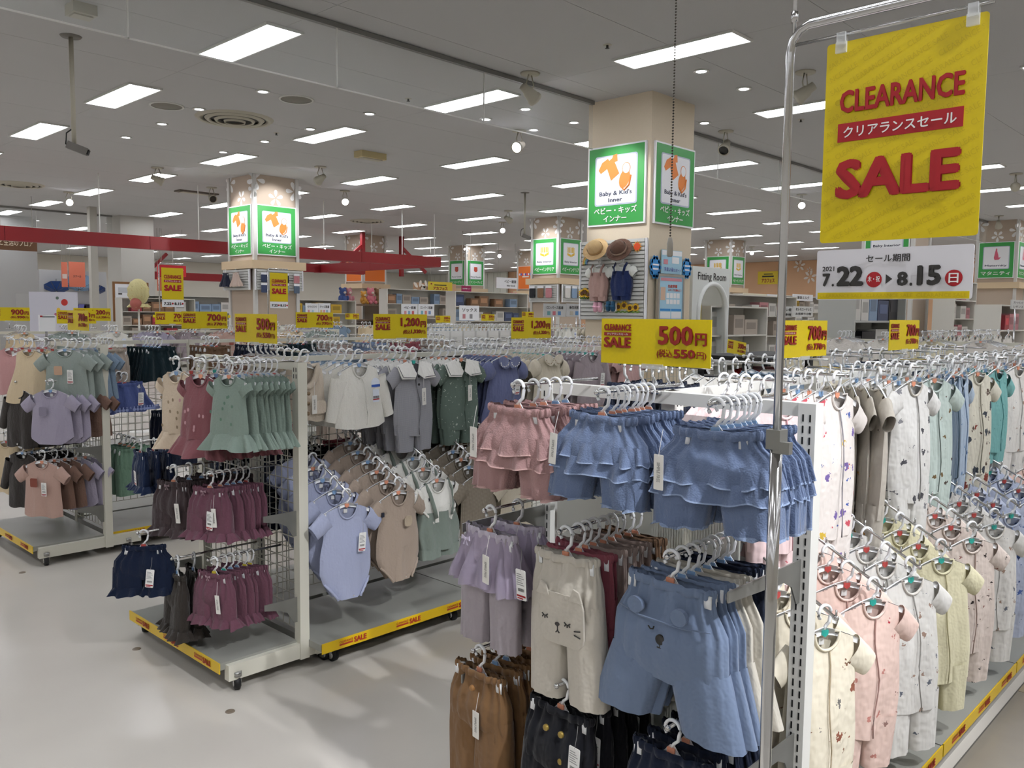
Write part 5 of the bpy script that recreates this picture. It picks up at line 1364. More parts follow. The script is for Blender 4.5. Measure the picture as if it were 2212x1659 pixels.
def orange_sign(x, y, face, label):
    w, h = .87, .97; t = thing('orange_sign', label, 'sign', (x, y, 2.62), H_ if face == 'x' else 0.0)
    ob('frame', MB().span((0, 0, 0), (w, .03, h)).mesh('frame', SIGNW, False), t); ob('orange_panel', MB().span((.02, -.003, .02), (w - .02, 0, h - .02)).mesh('orange_panel', ORB, False), t)
    lg = MB()
    for k in range(9): lg.ell(.1 + .084 * k, .62, .035, .05 + .012 * (k % 2), -.006, 0, 10, k % 3)
    lg.rrect(.25, .5, .62, .54, .01, -.006, 0, 0); ob('emblem', lg.mesh('emblem', [SIGNW, LOGO_B, LOGO_R], False), t)
orange_sign(17.31, 24.4, 'x', 'orange sign with a coloured emblem on the plush toy column side')
orange_sign(17.39, 23.46, 'y', 'orange sign with a coloured emblem on the plush toy column front')
orange_sign(26.16, 24.6, 'x', 'darker orange sign on the column beyond the baby interior signs')

# --- tall yellow sale posters on stands further back
def tall_poster(px, py, Y, label):
    p = at_y(px, py, Y); t = thing('sale_poster', label, 'poster', (p.x, Y, p.z)); w = .27
    ob('poster_sheet', MB().span((-w / 2, -.001, .09), (w / 2, .001, .47)).mesh('poster_sheet', YEL, False), t)
    ob('date_strip', MB().span((-w / 2, -.001, 0), (w / 2, .001, .088)).mesh('date_strip', SIGNW, False), t)
    tx = MB(); letter(tx, 'CLEARANCE', -w * .4, w * .4, .34, .385, -.003, 0, .045); tx.add([(-w * .4, -.003, .295), (w * .4, -.003, .295), (w * .4, -.003, .325), (-w * .4, -.003, .325)], [(0, 1, 2, 3)])
    letter(tx, 'クリアランスセール', -w * .36, w * .36, .3, .32, -.004, 1, .02); letter(tx, 'SALE', -w * .4, w * .4, .19, .265, -.003, 0, .07)
    letter(tx, '7.22', -w * .42, -w * .08, .022, .055, -.003, 2, .04); letter(tx, '8.15', w * .06, w * .38, .022, .055, -.003, 2, .04); tx.ell(-w * .02, .04, .012, .012, -.003, 0, 12, 0); tx.ell(w * .44, .04, .012, .012, -.003, 0, 12, 0)
    ob('lettering', tx.mesh('lettering', [RED, WHITE, INK], False), t)
    ob('stand_pole', MB().tube([(-w / 2 - .03, 0, -p.z), (-w / 2 - .03, 0, .5), (-w / 2 - .01, 0, .52), (w / 2, 0, .52)], .008, 6).box((-w / 2 - .03, 0, -p.z + .01), (.25, .25, .02)).mesh('stand_pole', CHROME), t)
tall_poster(374, 663, 10.1, 'tall yellow sale poster on a stand left of the flower column')
tall_poster(603, 666, 10.1, 'tall yellow sale poster in front of the flower column')

# ================================================================ column displays
SLATM = mat('slat_white', '#c9cac6', .45)
def slat_panel(x, y, face, w, z0, z1, label, n, deep=.03):
    t = thing('slat_panel', label, 'slat panel', (x, y, z0), H_ if face == 'x' else 0.0)
    ob('back_board', MB().span((0, .028, 0), (w, deep + .006, z1 - z0)).mesh('back_board', SLATM, False), t)
    hh = (z1 - z0) / n; sm = MB().span((.01, -.004, .006), (w - .01, .028, hh - .006)).mesh('slat', SLATM, False)
    for k in range(n): ob('slat', sm, t, (0, 0, hh * k))
    ob('frame', MB().span((-.02, -.004, 0), (0, deep, z1 - z0)).span((w, -.004, 0), (w + .02, deep, z1 - z0)).mesh('frame', SIGNW, False), t)
    return t
slat_panel(8.46, 6.86, 'x', .98, 1.5, 2.48, 'white slatted panel with hats and baby outfits on the beige column', 20)
slat_panel(8.40, 16.0, 'x', .96, 1.98, 2.38, 'small slatted panel with bloomers on the flower column side', 8)
slat_panel(8.46, 14.86, 'y', 1.02, 1.98, 2.38, 'small slatted panel with socks on the flower column front', 8)
slat_panel(17.38, 15.9, 'x', 1.0, 1.9, 2.38, 'small slatted panel below the baby interior sign', 8)
slat_panel(17.5, 14.8, 'y', .95, 1.9, 2.38, 'small slatted panel with pink packs beside the hat display', 8)
def hat(y, z, col, band, label):
    t = thing('baby_hat', label, 'hat', (8.40, y, z), H_)
    g = MB().lathe((0, 0, 0), [(0, .115), (.05, .108), (.085, .075), (.095, .02), (.1, 0), (.15, -.01), (.165, -.006), (.162, -.012), (.098, -.006)], 24)
    h = ob('crown_and_brim', g.mesh('crown_and_brim', fabric(col, 'gauze')), t); h.rotation_euler = (1.0, 0, .25); h.location = (0, -.06, 0)
    b = ob('hat_band', MB().lathe((0, 0, 0), [(.1, .02), (.102, .0), (.103, .02), (.1, .035)], 24).mesh('hat_band', fabric(band)), h)
hat(6.54, 2.37, '#d8b787', '#c9a06a', 'straw coloured baby hat with wavy brim on the slatted panel')
hat(6.18, 2.35, '#6b5145', '#b59a86', 'dark brown baby hat with pale band on the slatted panel')
def outfit(y, z, col, label, seed):
    t = thing('baby_outfit', label, 'baby outfit', (8.42, y, z), H_)
    m = fabric('#dfe2dc'); g = MB()
    panel_mesh(g, True, 0, .13, [(0, .12), (.3, .13), (1, .13)], .2, .06, .05, .03, flat_hem, .05, .01, seed); panel_mesh(g, False, 0, .13, [(0, .12), (.3, .13), (1, .13)], .2, .06, .05, .03, flat_hem, .02, .01, seed)
    for s in (-1, 1): sleeve(g, s, .13, 0, .03, .1, .75, .055, .05, .03, 0, .015)
    ob('blouse', g.mesh('blouse', m), t)
    f = fabric(col, 'plain'); b = MB()
    b.loft([(-.1 - .3 * v, 0, -.01, fit(v, [(0, .12), (.5, .155), (1, .13)]), .06, .008, 8, seed) for v in [i / 7 for i in range(8)]], 48)
    for s in (-1, 1): b.loft([(-.38 - .07 * v, s * .065, -.01, .07 - .01 * v, .05, .003, 6, 1) for v in (0, .5, 1)], 22)
    o = ob('overall', b.mesh('overall', f), t)
    for s in (-1, 1): ob('strap', MB().tube([(s * .085, -.02, .0), (s * .08, -.065, -.05), (s * .065, -.075, -.14)], .018, 6, flat=.35).mesh('strap', f), o)
    ob('hanger', HT[.12], t, (0, .0, .06))
outfit(6.53, 2.18, '#b3948c', 'white blouse with dusty pink overall under the straw hat', 2)
outfit(6.18, 2.19, '#25325c', 'white blouse with navy overall under the brown hat', 3)
def shoes(y, z, col, label):
    t = thing('baby_shoe_pair', label, 'baby shoes', (8.43, y, z), H_)
    for s in (-1, 1):
        g = MB(); g.lathe((s * .036, -.03, 0), [(0, -.07), (.026, -.062), (.034, -.03), (.03, .02), (.031, .055), (.0, .062)], 14)
        o = ob('shoe', g.mesh('shoe', fabric(col)), t); ob('shoe_strap', MB().box((s * .036, -.06, .0), (.05, .02, .016)).mesh('shoe_strap', fabric(hexmix(col, 1.2)), False), o); ob('sole', MB().lathe((s * .036, -.008, -.005), [(0, -.07), (.03, -.06), (.036, -.03), (.032, .02), (.033, .055), (0, .062)], 14).mesh('sole', WHITE), o)
    ob('hanger_loop', MB().tube([(-.03, -.03, .06), (0, 0, .11), (.03, -.03, .06)], .003, 5).mesh('hanger_loop', PLASTIC), t)
shoes(6.53, 1.66, '#d9a9b9', 'pink baby shoes below the dusty pink overall')
shoes(6.33, 1.67, '#2f5876', 'navy blue baby shoes below the navy overall')
def sticker(nm, y, z, label, build, X=8.445):
    t = thing(nm, label, 'wall sticker', (X, y, z), H_); build(t)
def sunfl(t, n, sp):
    for k in range(n):
        x = (k - (n - 1) / 2) * sp; zz = .02 * math.sin(k * 2)
        g = MB()
        for j in range(12): a = 2 * PI * j / 12; g.ell(x + .038 * math.cos(a), zz + .038 * math.sin(a), .018, .009, 0, .002, 8, 0, 0, a)
        p = ob('sunflower', g.mesh('sunflower', mat('sunflower_yellow', '#e8b822', .6), False), t); ob('flower_centre', MB().ell(x, zz, .027, .027, -.002, .003, 14).mesh('flower_centre', mat('sunflower_brown', '#5c3a1c', .7), False), p)
    g = MB()
    for j in range(n * 3): g.ell((j - n * 1.5 + .5) * sp * .36, -.06, .022, .009, 0, .002, 8, 0, 0, .5 if j % 2 else -.5)
    ob('leaves', g.mesh('leaves', mat('leaf_green', '#6f9a3c', .6), False), t)
sticker('sunflower_sticker', 6.12, 1.66, 'cut-out of four sunflowers at the lower right of the slatted panel', lambda t: sunfl(t, 4, .085))
sticker('sunflower_sticker', 6.75, 1.83, 'small cut-out of four sunflowers left of the pink overall', lambda t: sunfl(t, 4, .05))
def sun(t):
    g = MB()
    for j in range(12):
        a = 2 * PI * j / 12; g.poly([(.045 * math.cos(a - .2), .045 * math.sin(a - .2)), (.075 * math.cos(a), .075 * math.sin(a)), (.045 * math.cos(a + .2), .045 * math.sin(a + .2))], 0, .002)
    ob('rays', g.mesh('rays', mat('sun_yellow', '#e8a030', .6), False), t); ob('disc', MB().ell(0, 0, .045, .045, -.002, .003).mesh('disc', mat('sun_orange', '#e2552a', .6), False), t)
sticker('sun_sticker', 5.99, 2.38, 'orange sun cut-out at the top corner of the slatted panel', sun)
def rainbow(t):
    for k, c in enumerate(('#d8a05a', '#d8c86a', '#7fb0a8', '#6f94c4')):
        g = MB(); g.tube([((.13 - .018 * k) * math.cos(a), -.002, (.13 - .018 * k) * math.sin(a)) for a in [PI * .5 + PI * .55 * j / 10 for j in range(11)]], .009, 5); ob('rainbow_band', g.mesh('rainbow_band', mat('rainbow_%d' % k, c, .6)), t)
sticker('rainbow_sticker', 6.68, 2.2, 'rainbow cut-out at the left of the straw hat', rainbow)
# right face of the beige column: blue seals, poster, framed leaflet board
BLU = mat('seal_blue', '#2f8fd6', .5); SKYP = mat('poster_sky', '#a9d3e8', .5); PRP = mat('poster_pink', '#d8909c', .5)
board('leaflet_poster', 'light blue stamp passport poster above the framed board', 'poster', (1429, 541, 1473, 592), ('y', 5.84), SKYP, [('すまいる', .12, .55, .1, .28, mat('txt_purple', '#6a6ab8'), .03), ('パスポート', .5, .95, .1, .24, mat('txt_purple', '#6a6ab8'), .02)], .006, rows=[(.02, .98, .78, .98, SIGNW), (.5, .85, .45, .72, SIGNW), (.1, .3, .4, .6, PRP)])
board('framed_board', 'silver framed stamp rally board on the beige column', 'notice board', (1424, 598, 1474, 690), ('y', 5.80), SKYP, [('出産準備', .35, .75, .74, .82, mat('txt_red', '#c84838'), .03), ('スタンプを集めよう', .35, .93, .66, .72, mat('txt_red', '#c84838'), .02)], .03, border=(CHROME, .03), rows=[(.05, .95, .9, .97, PRP), (.05, .25, .45, .75, mat('poster_skin', '#d8b8a0')), (.3, .42, .5, .62, SIGNW), (.45, .57, .5, .62, SIGNW), (.6, .72, .5, .62, SIGNW), (.75, .87, .5, .62, SIGNW), (.3, .42, .36, .47, SIGNW), (.45, .57, .36, .47, SIGNW), (.6, .72, .36, .47, SIGNW), (.75, .87, .36, .47, SIGNW), (.05, .48, .2, .25, BLU), (.52, .95, .2, .25, BLU), (.05, .48, .02, .18, SIGNW), (.52, .95, .02, .18, SIGNW)])
for (px, py, r, lb) in ((1416, 577, .13, 'blue cloud-edged seal left of the passport poster'), (1484, 580, .12, 'blue cloud-edged seal right of the passport poster')):
    p = at_y(px, py, 5.84); t = thing('blue_seal', lb, 'sticker', (p.x, 5.84, p.z)); g = MB(); g.ell(0, 0, r * .8, r, 0, .004, 16)
    for k in range(10): a = 2 * PI * k / 10; g.ell(r * .74 * math.cos(a), r * .92 * math.sin(a), r * .2, r * .2, 0, .004, 10)
    ob('seal_body', g.mesh('seal_body', BLU, False), t); ob('printed_line', MB().box((0, -.003, .03), (r, .002, .02)).box((0, -.003, -.02), (r * .9, .002, .02)).mesh('printed_line', SIGNW, False), t)
# ---------------------------------------------------------------- fitting room
fx0, fx1, fy = 9.53, 10.47, 5.88; FR = mat('fitting_white', '#dfe2de', .5)
t = thing('fitting_room', 'white fitting room booth with an arched doorway and yellow curtain', 'fitting room', ((fx0 + fx1) / 2, fy, 0))
ac, ar, zs = 10.03, .36, 1.62
arch = [(ac + ar * math.cos(a), zs + ar * 1.02 * math.sin(a)) for a in [PI * k / 16 for k in range(17)]]
g = MB()
left = [(fx0, 0), (ac - ar, 0), (ac - ar, zs)] + [q for q in arch[::-1] if q[0] <= ac] + [(ac, 2.2), (fx0, 2.2)]
right = [(ac + ar, 0), (fx1, 0), (fx1, 2.2), (ac, 2.2)] + [q for q in arch[::-1] if q[0] >= ac] + [(ac + ar, zs)]
for pts in (left, right): g.poly(pts, fy, .05)
part(t, 'front_panel', g, FR)
part(t, 'arch_trim', MB().tube([(ac - ar, fy - .01, 0)] + [(p[0], fy - .01, p[1]) for p in arch[::-1]] + [(ac + ar, fy - .01, 0)], .03, 8), mat('trim_white', '#eceeec', .35), True)
part(t, 'side_panel', MB().span((fx1 - .04, fy + .05, 0), (fx1, fy + 1.0, 2.2)), FR); part(t, 'back_panel', MB().span((fx0, fy + .96, 0), (fx1 - .04, fy + 1.0, 2.2)), FR)
g = MB(); rows = [(z, ac - ar + .12, fy + .12, .11, .05, .012, 7, 1) for z in (.1, .7, 1.3, 1.95)]; g.loft(rows, 40); part(t, 'curtain', g, fabric('#b5a02c', 'plain'), True)
g = MB(); letter(g, 'Fitting Room', fx0 + .12, fx1 - .1, 2.0, 2.13, fy - .003, 0, .012); part(t, 'lettering', g, INK)
part(t, 'notice', MB().span((ac + .0, fy + .9, 1.12), (ac + .3, fy + .91, 1.42)), PAPER); part(t, 'blue_sticker', MB().span((ac + .18, fy + .895, .98), (ac + .28, fy + .9, 1.08)), BLU)

# ================================================================ red hanging beam frame under the ceiling
RBM = mat('beam_red', '#901a20', .45)
def beam(a, b, label, hgt=.26, wd=.14, rods=()):
    a, b = Vector(a), Vector(b); t = thing('red_beam', label, 'beam', (a + b) / 2); d = b - a
    M = d.to_track_quat('X', 'Z').to_matrix()
    n = max(1, round(d.length / 2.6)); sg = d / n
    for k in range(n): part(t, 'beam_segment', MB().box(a + sg * (k + .5), (sg.length - .008, wd, hgt), 0, M), RBM)
    for u in rods:
        p = a + d * u; part(t, 'hanging_rod', MB().tube([p + Vector((0, 0, hgt / 2)), Vector((p.x, p.y, ZC))], .012, 6), FRAME_W)
beam((-3, 17.3, 2.91), (15.3, 17.3, 2.94), 'long red beam running behind the flower column', rods=(.42, .52, .63, .8, .93, .99))
beam((15.3, 17.37, 2.94), (15.3, 23.2, 2.94), 'red beam running back from the end of the long beam', rods=(.5,))
beam((12.4, 22.9, 2.94), (16.9, 22.9, 2.94), 'red cross beam left of the orange signs', rods=(.3,))
beam((16.9, 22.9, 2.82), (16.9, 22.9, 4.19), 'red upright at the left of the orange signs', .12, .12)
beam((15.9, 22.9, 3.0), (16.86, 22.9, 3.75), 'red diagonal brace at the left upright', .1, .08)
beam((18.6, 23.0, 2.82), (18.6, 23.0, 4.19), 'red upright in front of the orange signs', .12, .12)
beam((18.64, 23.0, 3.8), (19.7, 23.0, 3.0), 'red diagonal brace at the right upright', .1, .08)
beam((11.2, 28.5, 2.75), (15.0, 28.5, 2.75), 'far red beam behind the tall sale poster', rods=(.5,))
beam((12.2, 28.5, 2.8), (12.9, 28.5, 3.5), 'far red diagonal brace beside the flower column', .1, .08)

# ================================================================ background displays
def goods_shelf(name, label, pos, rz, w, h, rows, cols, depth=.4, body='#d9d6cd', fill=.8, seed=0, base=.1, item=('box', 'goods box'), where='', grp=None):
    t = thing(name, label, 'shelf unit', pos, rz)
    bm = mat('shelfbody_' + body.strip('#'), body, .5)
    ob('back_board', MB().span((-w / 2, depth - .02, 0), (w / 2, depth, h)).mesh('back_board', bm, False), t)
    for s in (-1, 1): ob('side_board', MB().span((s * w / 2 - .015, 0, 0), (s * w / 2 + .015, depth, h)).mesh('side_board', bm, False), t)
    rnd = random.Random(seed); step = (h - base) / rows
    R = Matrix.Rotation(rz, 3, 'Z')
    for r in range(rows + 1): ob('shelf_board', MB().span((-w / 2 + .016, 0, base + step * r - .02), (w / 2 - .016, depth - .021, base + step * r)).mesh('shelf_board', bm, False), t)
    for r in range(rows):
        x = -w / 2 + .04
        while x < w / 2 - .12:
            bw = rnd.uniform(.2, .38); bh = step * rnd.uniform(.45, .8); c = rnd.choice(cols)
            if x + bw > w / 2 - .03: break
            if rnd.random() < fill:
                p = Vector(pos) + R @ Vector((x + bw / 2, depth * .45, base + step * r))
                nm = {'#': ''}; b = thing('goods_box', '%s goods box on the %s' % (COLN[c], where), 'box', p, rz, '%s boxes on the %s' % (COLN[c], where))
                ob('carton', MB().span((-bw / 2, -.1, .001), (bw / 2, .1, bh)).mesh('carton', mat('goods_' + c.strip('#'), c, .45), False), b)
                ob('front_label', MB().span((-bw * .35, -.103, bh * .35), (bw * .35, -.1, bh * .8)).mesh('front_label', mat('goodsl_' + c.strip('#'), hexmix(c, 1.35 if sum(lin(c)) < 1 else .8), .45), False), b)
            x += bw + .02
    return t
COLN = {'#26262a': 'black', '#d8d5cf': 'white', '#b3a79a': 'beige', '#c4868c': 'pink', '#8ba3bf': 'light blue', '#a33a44': 'crimson', '#d8b23a': 'yellow', '#6c7f5c': 'green', '#45506c': 'navy', '#8a6a50': 'brown'}
def at(px, D): p = at_d(px, 680, D); return (p.x, p.y, 0)
goods_shelf('wall_shelf', 'grey shelf of black cases behind the white smocks', at(1905, 9.5), 0, 1.5, 2.0, 4, ['#26262a', '#45506c', '#8ba3bf', '#d8d5cf'], seed=1, body='#b9bab5', where='grey shelf behind the white smocks')
goods_shelf('wall_shelf', 'shelf of packaged goods right of the fitting room', at(1640, 15.5), 0, 3.0, 1.95, 5, ['#d8d5cf', '#b3a79a', '#c4868c', '#26262a', '#d8d5cf'], seed=2, where='shelf right of the fitting room')
goods_shelf('wall_shelf', 'low shelf of grey pouches beside the fitting room', at(1600, 12.0), 0, 1.6, 1.7, 4, ['#b3a79a', '#d8d5cf', '#d8d5cf'], seed=3, where='low shelf beside the fitting room')
goods_shelf('wall_shelf', 'white shelf at the maternity column', at(2085, 17.0), 0, 1.4, 2.3, 6, ['#d8d5cf', '#c4868c', '#8a6a50', '#b3a79a'], seed=4, where='white shelf at the maternity column')
goods_shelf('wall_shelf', 'maternity shelf at the right edge', at(2190, 14.5), 0, 1.6, 1.8, 4, ['#c4868c', '#d8d5cf', '#a33a44'], seed=5, where='maternity shelf at the right edge')
goods_shelf('wall_shelf', 'long shelf of white boxes below the wood wall', at(1720, 21.5), 0, 5.0, 2.1, 5, ['#d8d5cf', '#d8d5cf', '#b3a79a', '#c4868c', '#d8b23a'], seed=6, where='long shelf below the wood wall')
goods_shelf('wall_shelf', 'baby goods shelf left of the crimson poster', at(945, 27), 0, 4.0, 2.3, 5, ['#d8d5cf', '#b3a79a', '#8a6a50', '#8ba3bf', '#c4868c'], seed=7, where='baby goods shelf left of the crimson poster')
goods_shelf('wall_shelf', 'baby goods shelf right of the crimson poster', at(1065, 25), 0, 3.0, 2.2, 5, ['#d8d5cf', '#45506c', '#8a6a50', '#8ba3bf'], seed=8, where='baby goods shelf right of the crimson poster')
goods_shelf('wall_shelf', 'shelf of small goods left of the plush toys', at(690, 23), 0, 2.4, 1.9, 5, ['#d8d5cf', '#8ba3bf', '#d8b23a', '#45506c'], seed=9, where='shelf left of the plush toys')
goods_shelf('wall_shelf', 'shelf beside the framed notice on the grey column', at(345, 23), 0, 2.0, 1.9, 5, ['#b3a79a', '#d8d5cf', '#a33a44', '#8a6a50'], seed=10, where='shelf beside the framed notice')
goods_shelf('wall_shelf', 'shelf of bright goods behind the tall sale poster', at(430, 25), 0, 3.0, 2.0, 4, ['#8ba3bf', '#d8d5cf', '#a33a44', '#45506c'], seed=11, where='shelf behind the tall sale poster')
# plinth display with plush toys under the orange signs
t = thing('toy_display', 'brown display tiers around the plush toy column', 'display stand', (17.8, 23.2, 0))
for k, (z, m) in enumerate(((1.85, '#7a6652'), (1.35, '#6d5a48'))): part(t, 'tier_board', MB().span((16.7, 22.7 - .2 * k, z - .05), (18.9, 23.45, z)), mat('tier_%d' % k, m, .6))
part(t, 'pedestal', MB().span((16.9, 22.9, 0), (18.7, 23.4, 1.3)), mat('tier_base', '#57493c', .7))
def plush(px, Y, z, col, label, s=1.0, belly='#e8ddd0'):
    p = at_y(px, 640, Y); t = thing('plush_toy', label, 'plush toy', (p.x, Y, z)); t.scale = (s,) * 3; m = fabric(col, 'gauze')
    sph = lambda c, r, sq=1.0: MB().lathe(c, [(r * math.sin(PI * k / 8), -r * sq * math.cos(PI * k / 8)) for k in range(9)], 14)
    ob('body', sph((0, 0, .14), .13, 1.1).mesh('body', m), t); ob('head', sph((0, -.02, .35), .11).mesh('head', m), t)
    for sx in (-1, 1):
        ob('ear', sph((sx * .08, 0, .44), .045).mesh('ear', m), t); ob('arm', sph((sx * .13, -.06, .17), .05, 1.5).mesh('arm', m), t); ob('foot', sph((sx * .09, -.13, .05), .055).mesh('foot', m), t)
    ob('muzzle', sph((0, -.11, .33), .045, .8).mesh('muzzle', fabric(belly)), t)
plush(752, 23.0, 1.85, '#c98a92', 'pink plush toy before the left orange sign', 1.1); plush(785, 22.95, 1.85, '#e0a850', 'orange wrapped plush toy in the middle of the tier', .9); plush(800, 22.95, 1.85, '#d8808c', 'bright pink plush toy next to the brown bear', 1.15); plush(816, 22.95, 1.85, '#8a6a4c', 'brown plush bear on the toy tier', 1.15); plush(740, 22.95, 1.85, '#4a5f96', 'blue patterned plush toy at the tier end', 1.1)
plush(1110, 20.5, 1.8, '#d88a94', 'pink plush flower doll on the far grey tier', 1.1)
t = thing('toy_display', 'grey tier with a pink plush beside the baby goods shelves', 'display stand', (at_y(1110, 680, 20.7).x, 20.7, 0)); part(t, 'tier_board', MB().span((t.location.x - .9, 20.3, 1.74), (t.location.x + .9, 21, 1.8)), mat('tier_grey', '#8d8578', .6)); part(t, 'pedestal', MB().span((t.location.x - .7, 20.4, 0), (t.location.x + .7, 21, 1.74)), mat('tier_grey2', '#7d766a', .6))

# fascia boards, banners, hanging signs
BRN = mat('fascia_brown', '#4c4038', .6); BAN = mat('banner_yellow', '#e8cf3a', .5); BTX = mat('banner_text', '#a33a2a', .5); CRIM = mat('poster_crimson', '#a8205c', .5)
for k, (a, b) in enumerate(((900, 942), (943, 988), (1012, 1066))):
    board('shelf_fascia', 'dark Baby Goods fascia board, %s of the row over the goods shelves' % ('first', 'second', 'third')[k], 'sign', (a, 633, b, 650), ('y', 23.6), BRN, [('Baby Goods', .2, .8, .25, .75, WHITE, .02)], .06, hang='leg')
board('wood_fascia', 'pale wood fascia with white flowers over the baby goods boards', 'sign', (895, 612, 985, 633), ('y', 23.7), mat('fascia_wood', '#c9a180', .6), (), .06)
board('yellow_banner', 'yellow festival banner hanging over the baby goods boards', 'banner', (925, 609, 977, 630), ('y', 22.8), BAN, [('アカフェス', .2, .8, .15, .5, BTX, .05)], .01, hang='wire', rows=[(.25, .75, .62, .72, INK), (.1, .16, .7, .85, BTX)])
board('yellow_banner', 'yellow festival banner on the wood wall right of the fitting room', 'banner', (1637, 586, 1680, 614), ('x', 37.98), BAN, [('アカフェス', .2, .85, .12, .45, BTX, .05)], .01, rows=[(.22, .8, .55, .66, INK), (.3, .75, .75, .82, INK)])
board('hanging_poster', 'crimson product poster hanging before the baby goods shelves', 'poster', (997, 618, 1018, 658), ('y', 20.0), CRIM, [('出産準備フェア', .1, .9, .82, .9, WHITE, .02)], .01, hang='wire', rows=[(.1, .9, .05, .45, PRP), (.3, .7, .5, .7, WHITE)])
board('hanging_sign', 'white hanging Baby Goods sign right of the wall lettering', 'sign', (1072, 600, 1117, 623), ('y', 22.0), SIGNW, [('ベビー雑貨', .38, .95, .5, .8, INK, .02), ('Baby Goods', .5, .9, .15, .35, INK, .02)], .03, hang='wire', rows=[(-.02, .0, 0, 1, mat('sign_brown', '#7a5848'))])
for (bx, Y, txt, lb, cs) in (((868, 657, 902, 682), 14.0, 'ベビー肌着', 'white baby underwear board left of its twin on the stand', ('#e09aa0', '#8fb8d8', '#d86a6a')), ((904, 657, 938, 682), 14.0, 'ロンパース肌着', 'white romper underwear board on the stand behind the 1,200 yen card', ('#7fb8c8', '#e0907a', '#7f9fd0')), ((1175, 656, 1222, 684), 10.5, 'ロンパース肌着', 'grey romper underwear board left of the baby cap board', ('#6a9ca0', '#c8707c', '#5a8cc0')), ((1224, 656, 1271, 684), 10.5, '新生児乳児帽子', 'grey newborn cap board below the slatted panel', ('#b5b0a0', '#5a8cc0', '#c8606c')), ((661, 655, 687, 680), 14.0, 'ベビーキッズパジャマ', 'white pyjama board before the flower column', ('#e09aa8', '#a8c8d0')), ((688, 655, 714, 680), 14.0, 'キッズ肌着', 'white kids underwear board before the flower column', ('#e0c080', '#e09aa0', '#9fc0d8')), ((993, 660, 1035, 692), 15.0, 'ソックス', 'grey socks board among the far racks', ('#c4868c', '#8d8d90'))):
    n = len(cs); rows = [(.15 + .72 * k / n, .15 + .72 * k / n + .14, .12, .42, mat('swatch_' + c.strip('#'), c, .5)) for k, c in enumerate(cs)]
    board('category_board', lb, 'sign', bx, ('y', Y), SIGNW if Y > 11 else mat('board_grey', '#bfc0c0', .5), [(txt, .12, .88, .58, .82, INK, .02)], .02, hang='leg', rows=rows)
for (bx, D, txt, lb) in (((1625, 648, 1650, 668), 17, ('ブラジャー', 'ショーツ'), 'grey underwear board right of the fitting room'), ((1652, 648, 1676, 668), 17, ('妊婦帯', 'はらまき'), 'grey maternity band board beside the chrome pole'), ((1688, 662, 1711, 686), 15, ('祝い着', 'お祝い小物・命名紙'), 'white celebration wear board right of the chrome pole'), ((1714, 662, 1756, 684), 15, ('セレモニードレス', 'お宮参り小物'), 'white ceremony dress board under the poster'), ((2186, 648, 2212, 668), 12, ('ストッキング', 'レギンス'), 'grey stocking and leggings board at the right edge')):
    p = at_d((bx[0] + bx[2]) / 2, 660, D)
    board('category_board', lb, 'sign', bx, ('y', p.y), mat('board_grey2', '#d3d3d0', .5), [(txt[0], .1, .9, .58, .85, INK, .015), (txt[1], .1, .9, .15, .4, INK, .015)], .02, hang='leg')
for (bx, txt, lb) in (((1657, 636, 1690, 650), '専用ミルク', 'white milk strip board over the long shelf'), ((1713, 636, 1756, 650), '液体ミルク', 'white liquid milk strip board over the long shelf')):
    board('shelf_header', lb, 'sign', bx, ('y', at(1720, 21.5)[1] - .05), SIGNW, [(txt, .2, .8, .25, .75, INK, .02)], .02)
board('shelf_header', 'cream header boards above the long shelf', 'sign', (1606, 634, 1656, 650), ('y', at(1720, 21.5)[1] - .04), mat('header_cream', '#e6dfc8', .5), (), .02)
# wood wall lettering and flowers
g = MB(); a, b = at_x(960, 618, X1 - .02), at_x(1036, 618, X1 - .02); t = thing('wall_lettering', 'white akachan honpo lettering on the wood wall', 'lettering', (a.x, a.y, at_x(1000, 627, X1).z), H_)
letter(g, 'akachan honpo', 0, a.y - b.y, 0, 1.0, 0, 0, .03); ob('lettering', g.mesh('lettering', WHITE, False), t)
FW = mat('wall_flower', '#ece4dc', .7)
for k, (px, py, r, n) in enumerate(((1727, 574, .3, 6), (1749, 583, .15, 5), (1750, 598, .32, 6), (2112, 560, .36, 6), (905, 625, .5, 6), (922, 624, .45, 8))):
    X = X1 - .02 if px > 1000 else None
    if X: p = at_x(px, py, X); rz = H_
    else: p = at_y(px, py, 23.66); rz = 0.0
    t = thing('wall_flower', ('large six petal white flower on the wood wall beside the poster', 'tiny white flower on the wood wall', 'outlined white flower low on the wood wall', 'white flower on the wall left of the maternity sign', 'white flower on the pale wood fascia', 'many petalled white flower beside the yellow banner')[k], 'wall decoration', p, rz)
    if not X: r *= .7
    for j in range(n):
        g = MB(); q = 2 * PI * j / n + .26; g.ell(r * .62 * math.cos(q), r * .62 * math.sin(q), r * .36, r * .17, -.01, .008, 12, 0, 0, q); ob('petal', g.mesh('petal', FW, False), t)

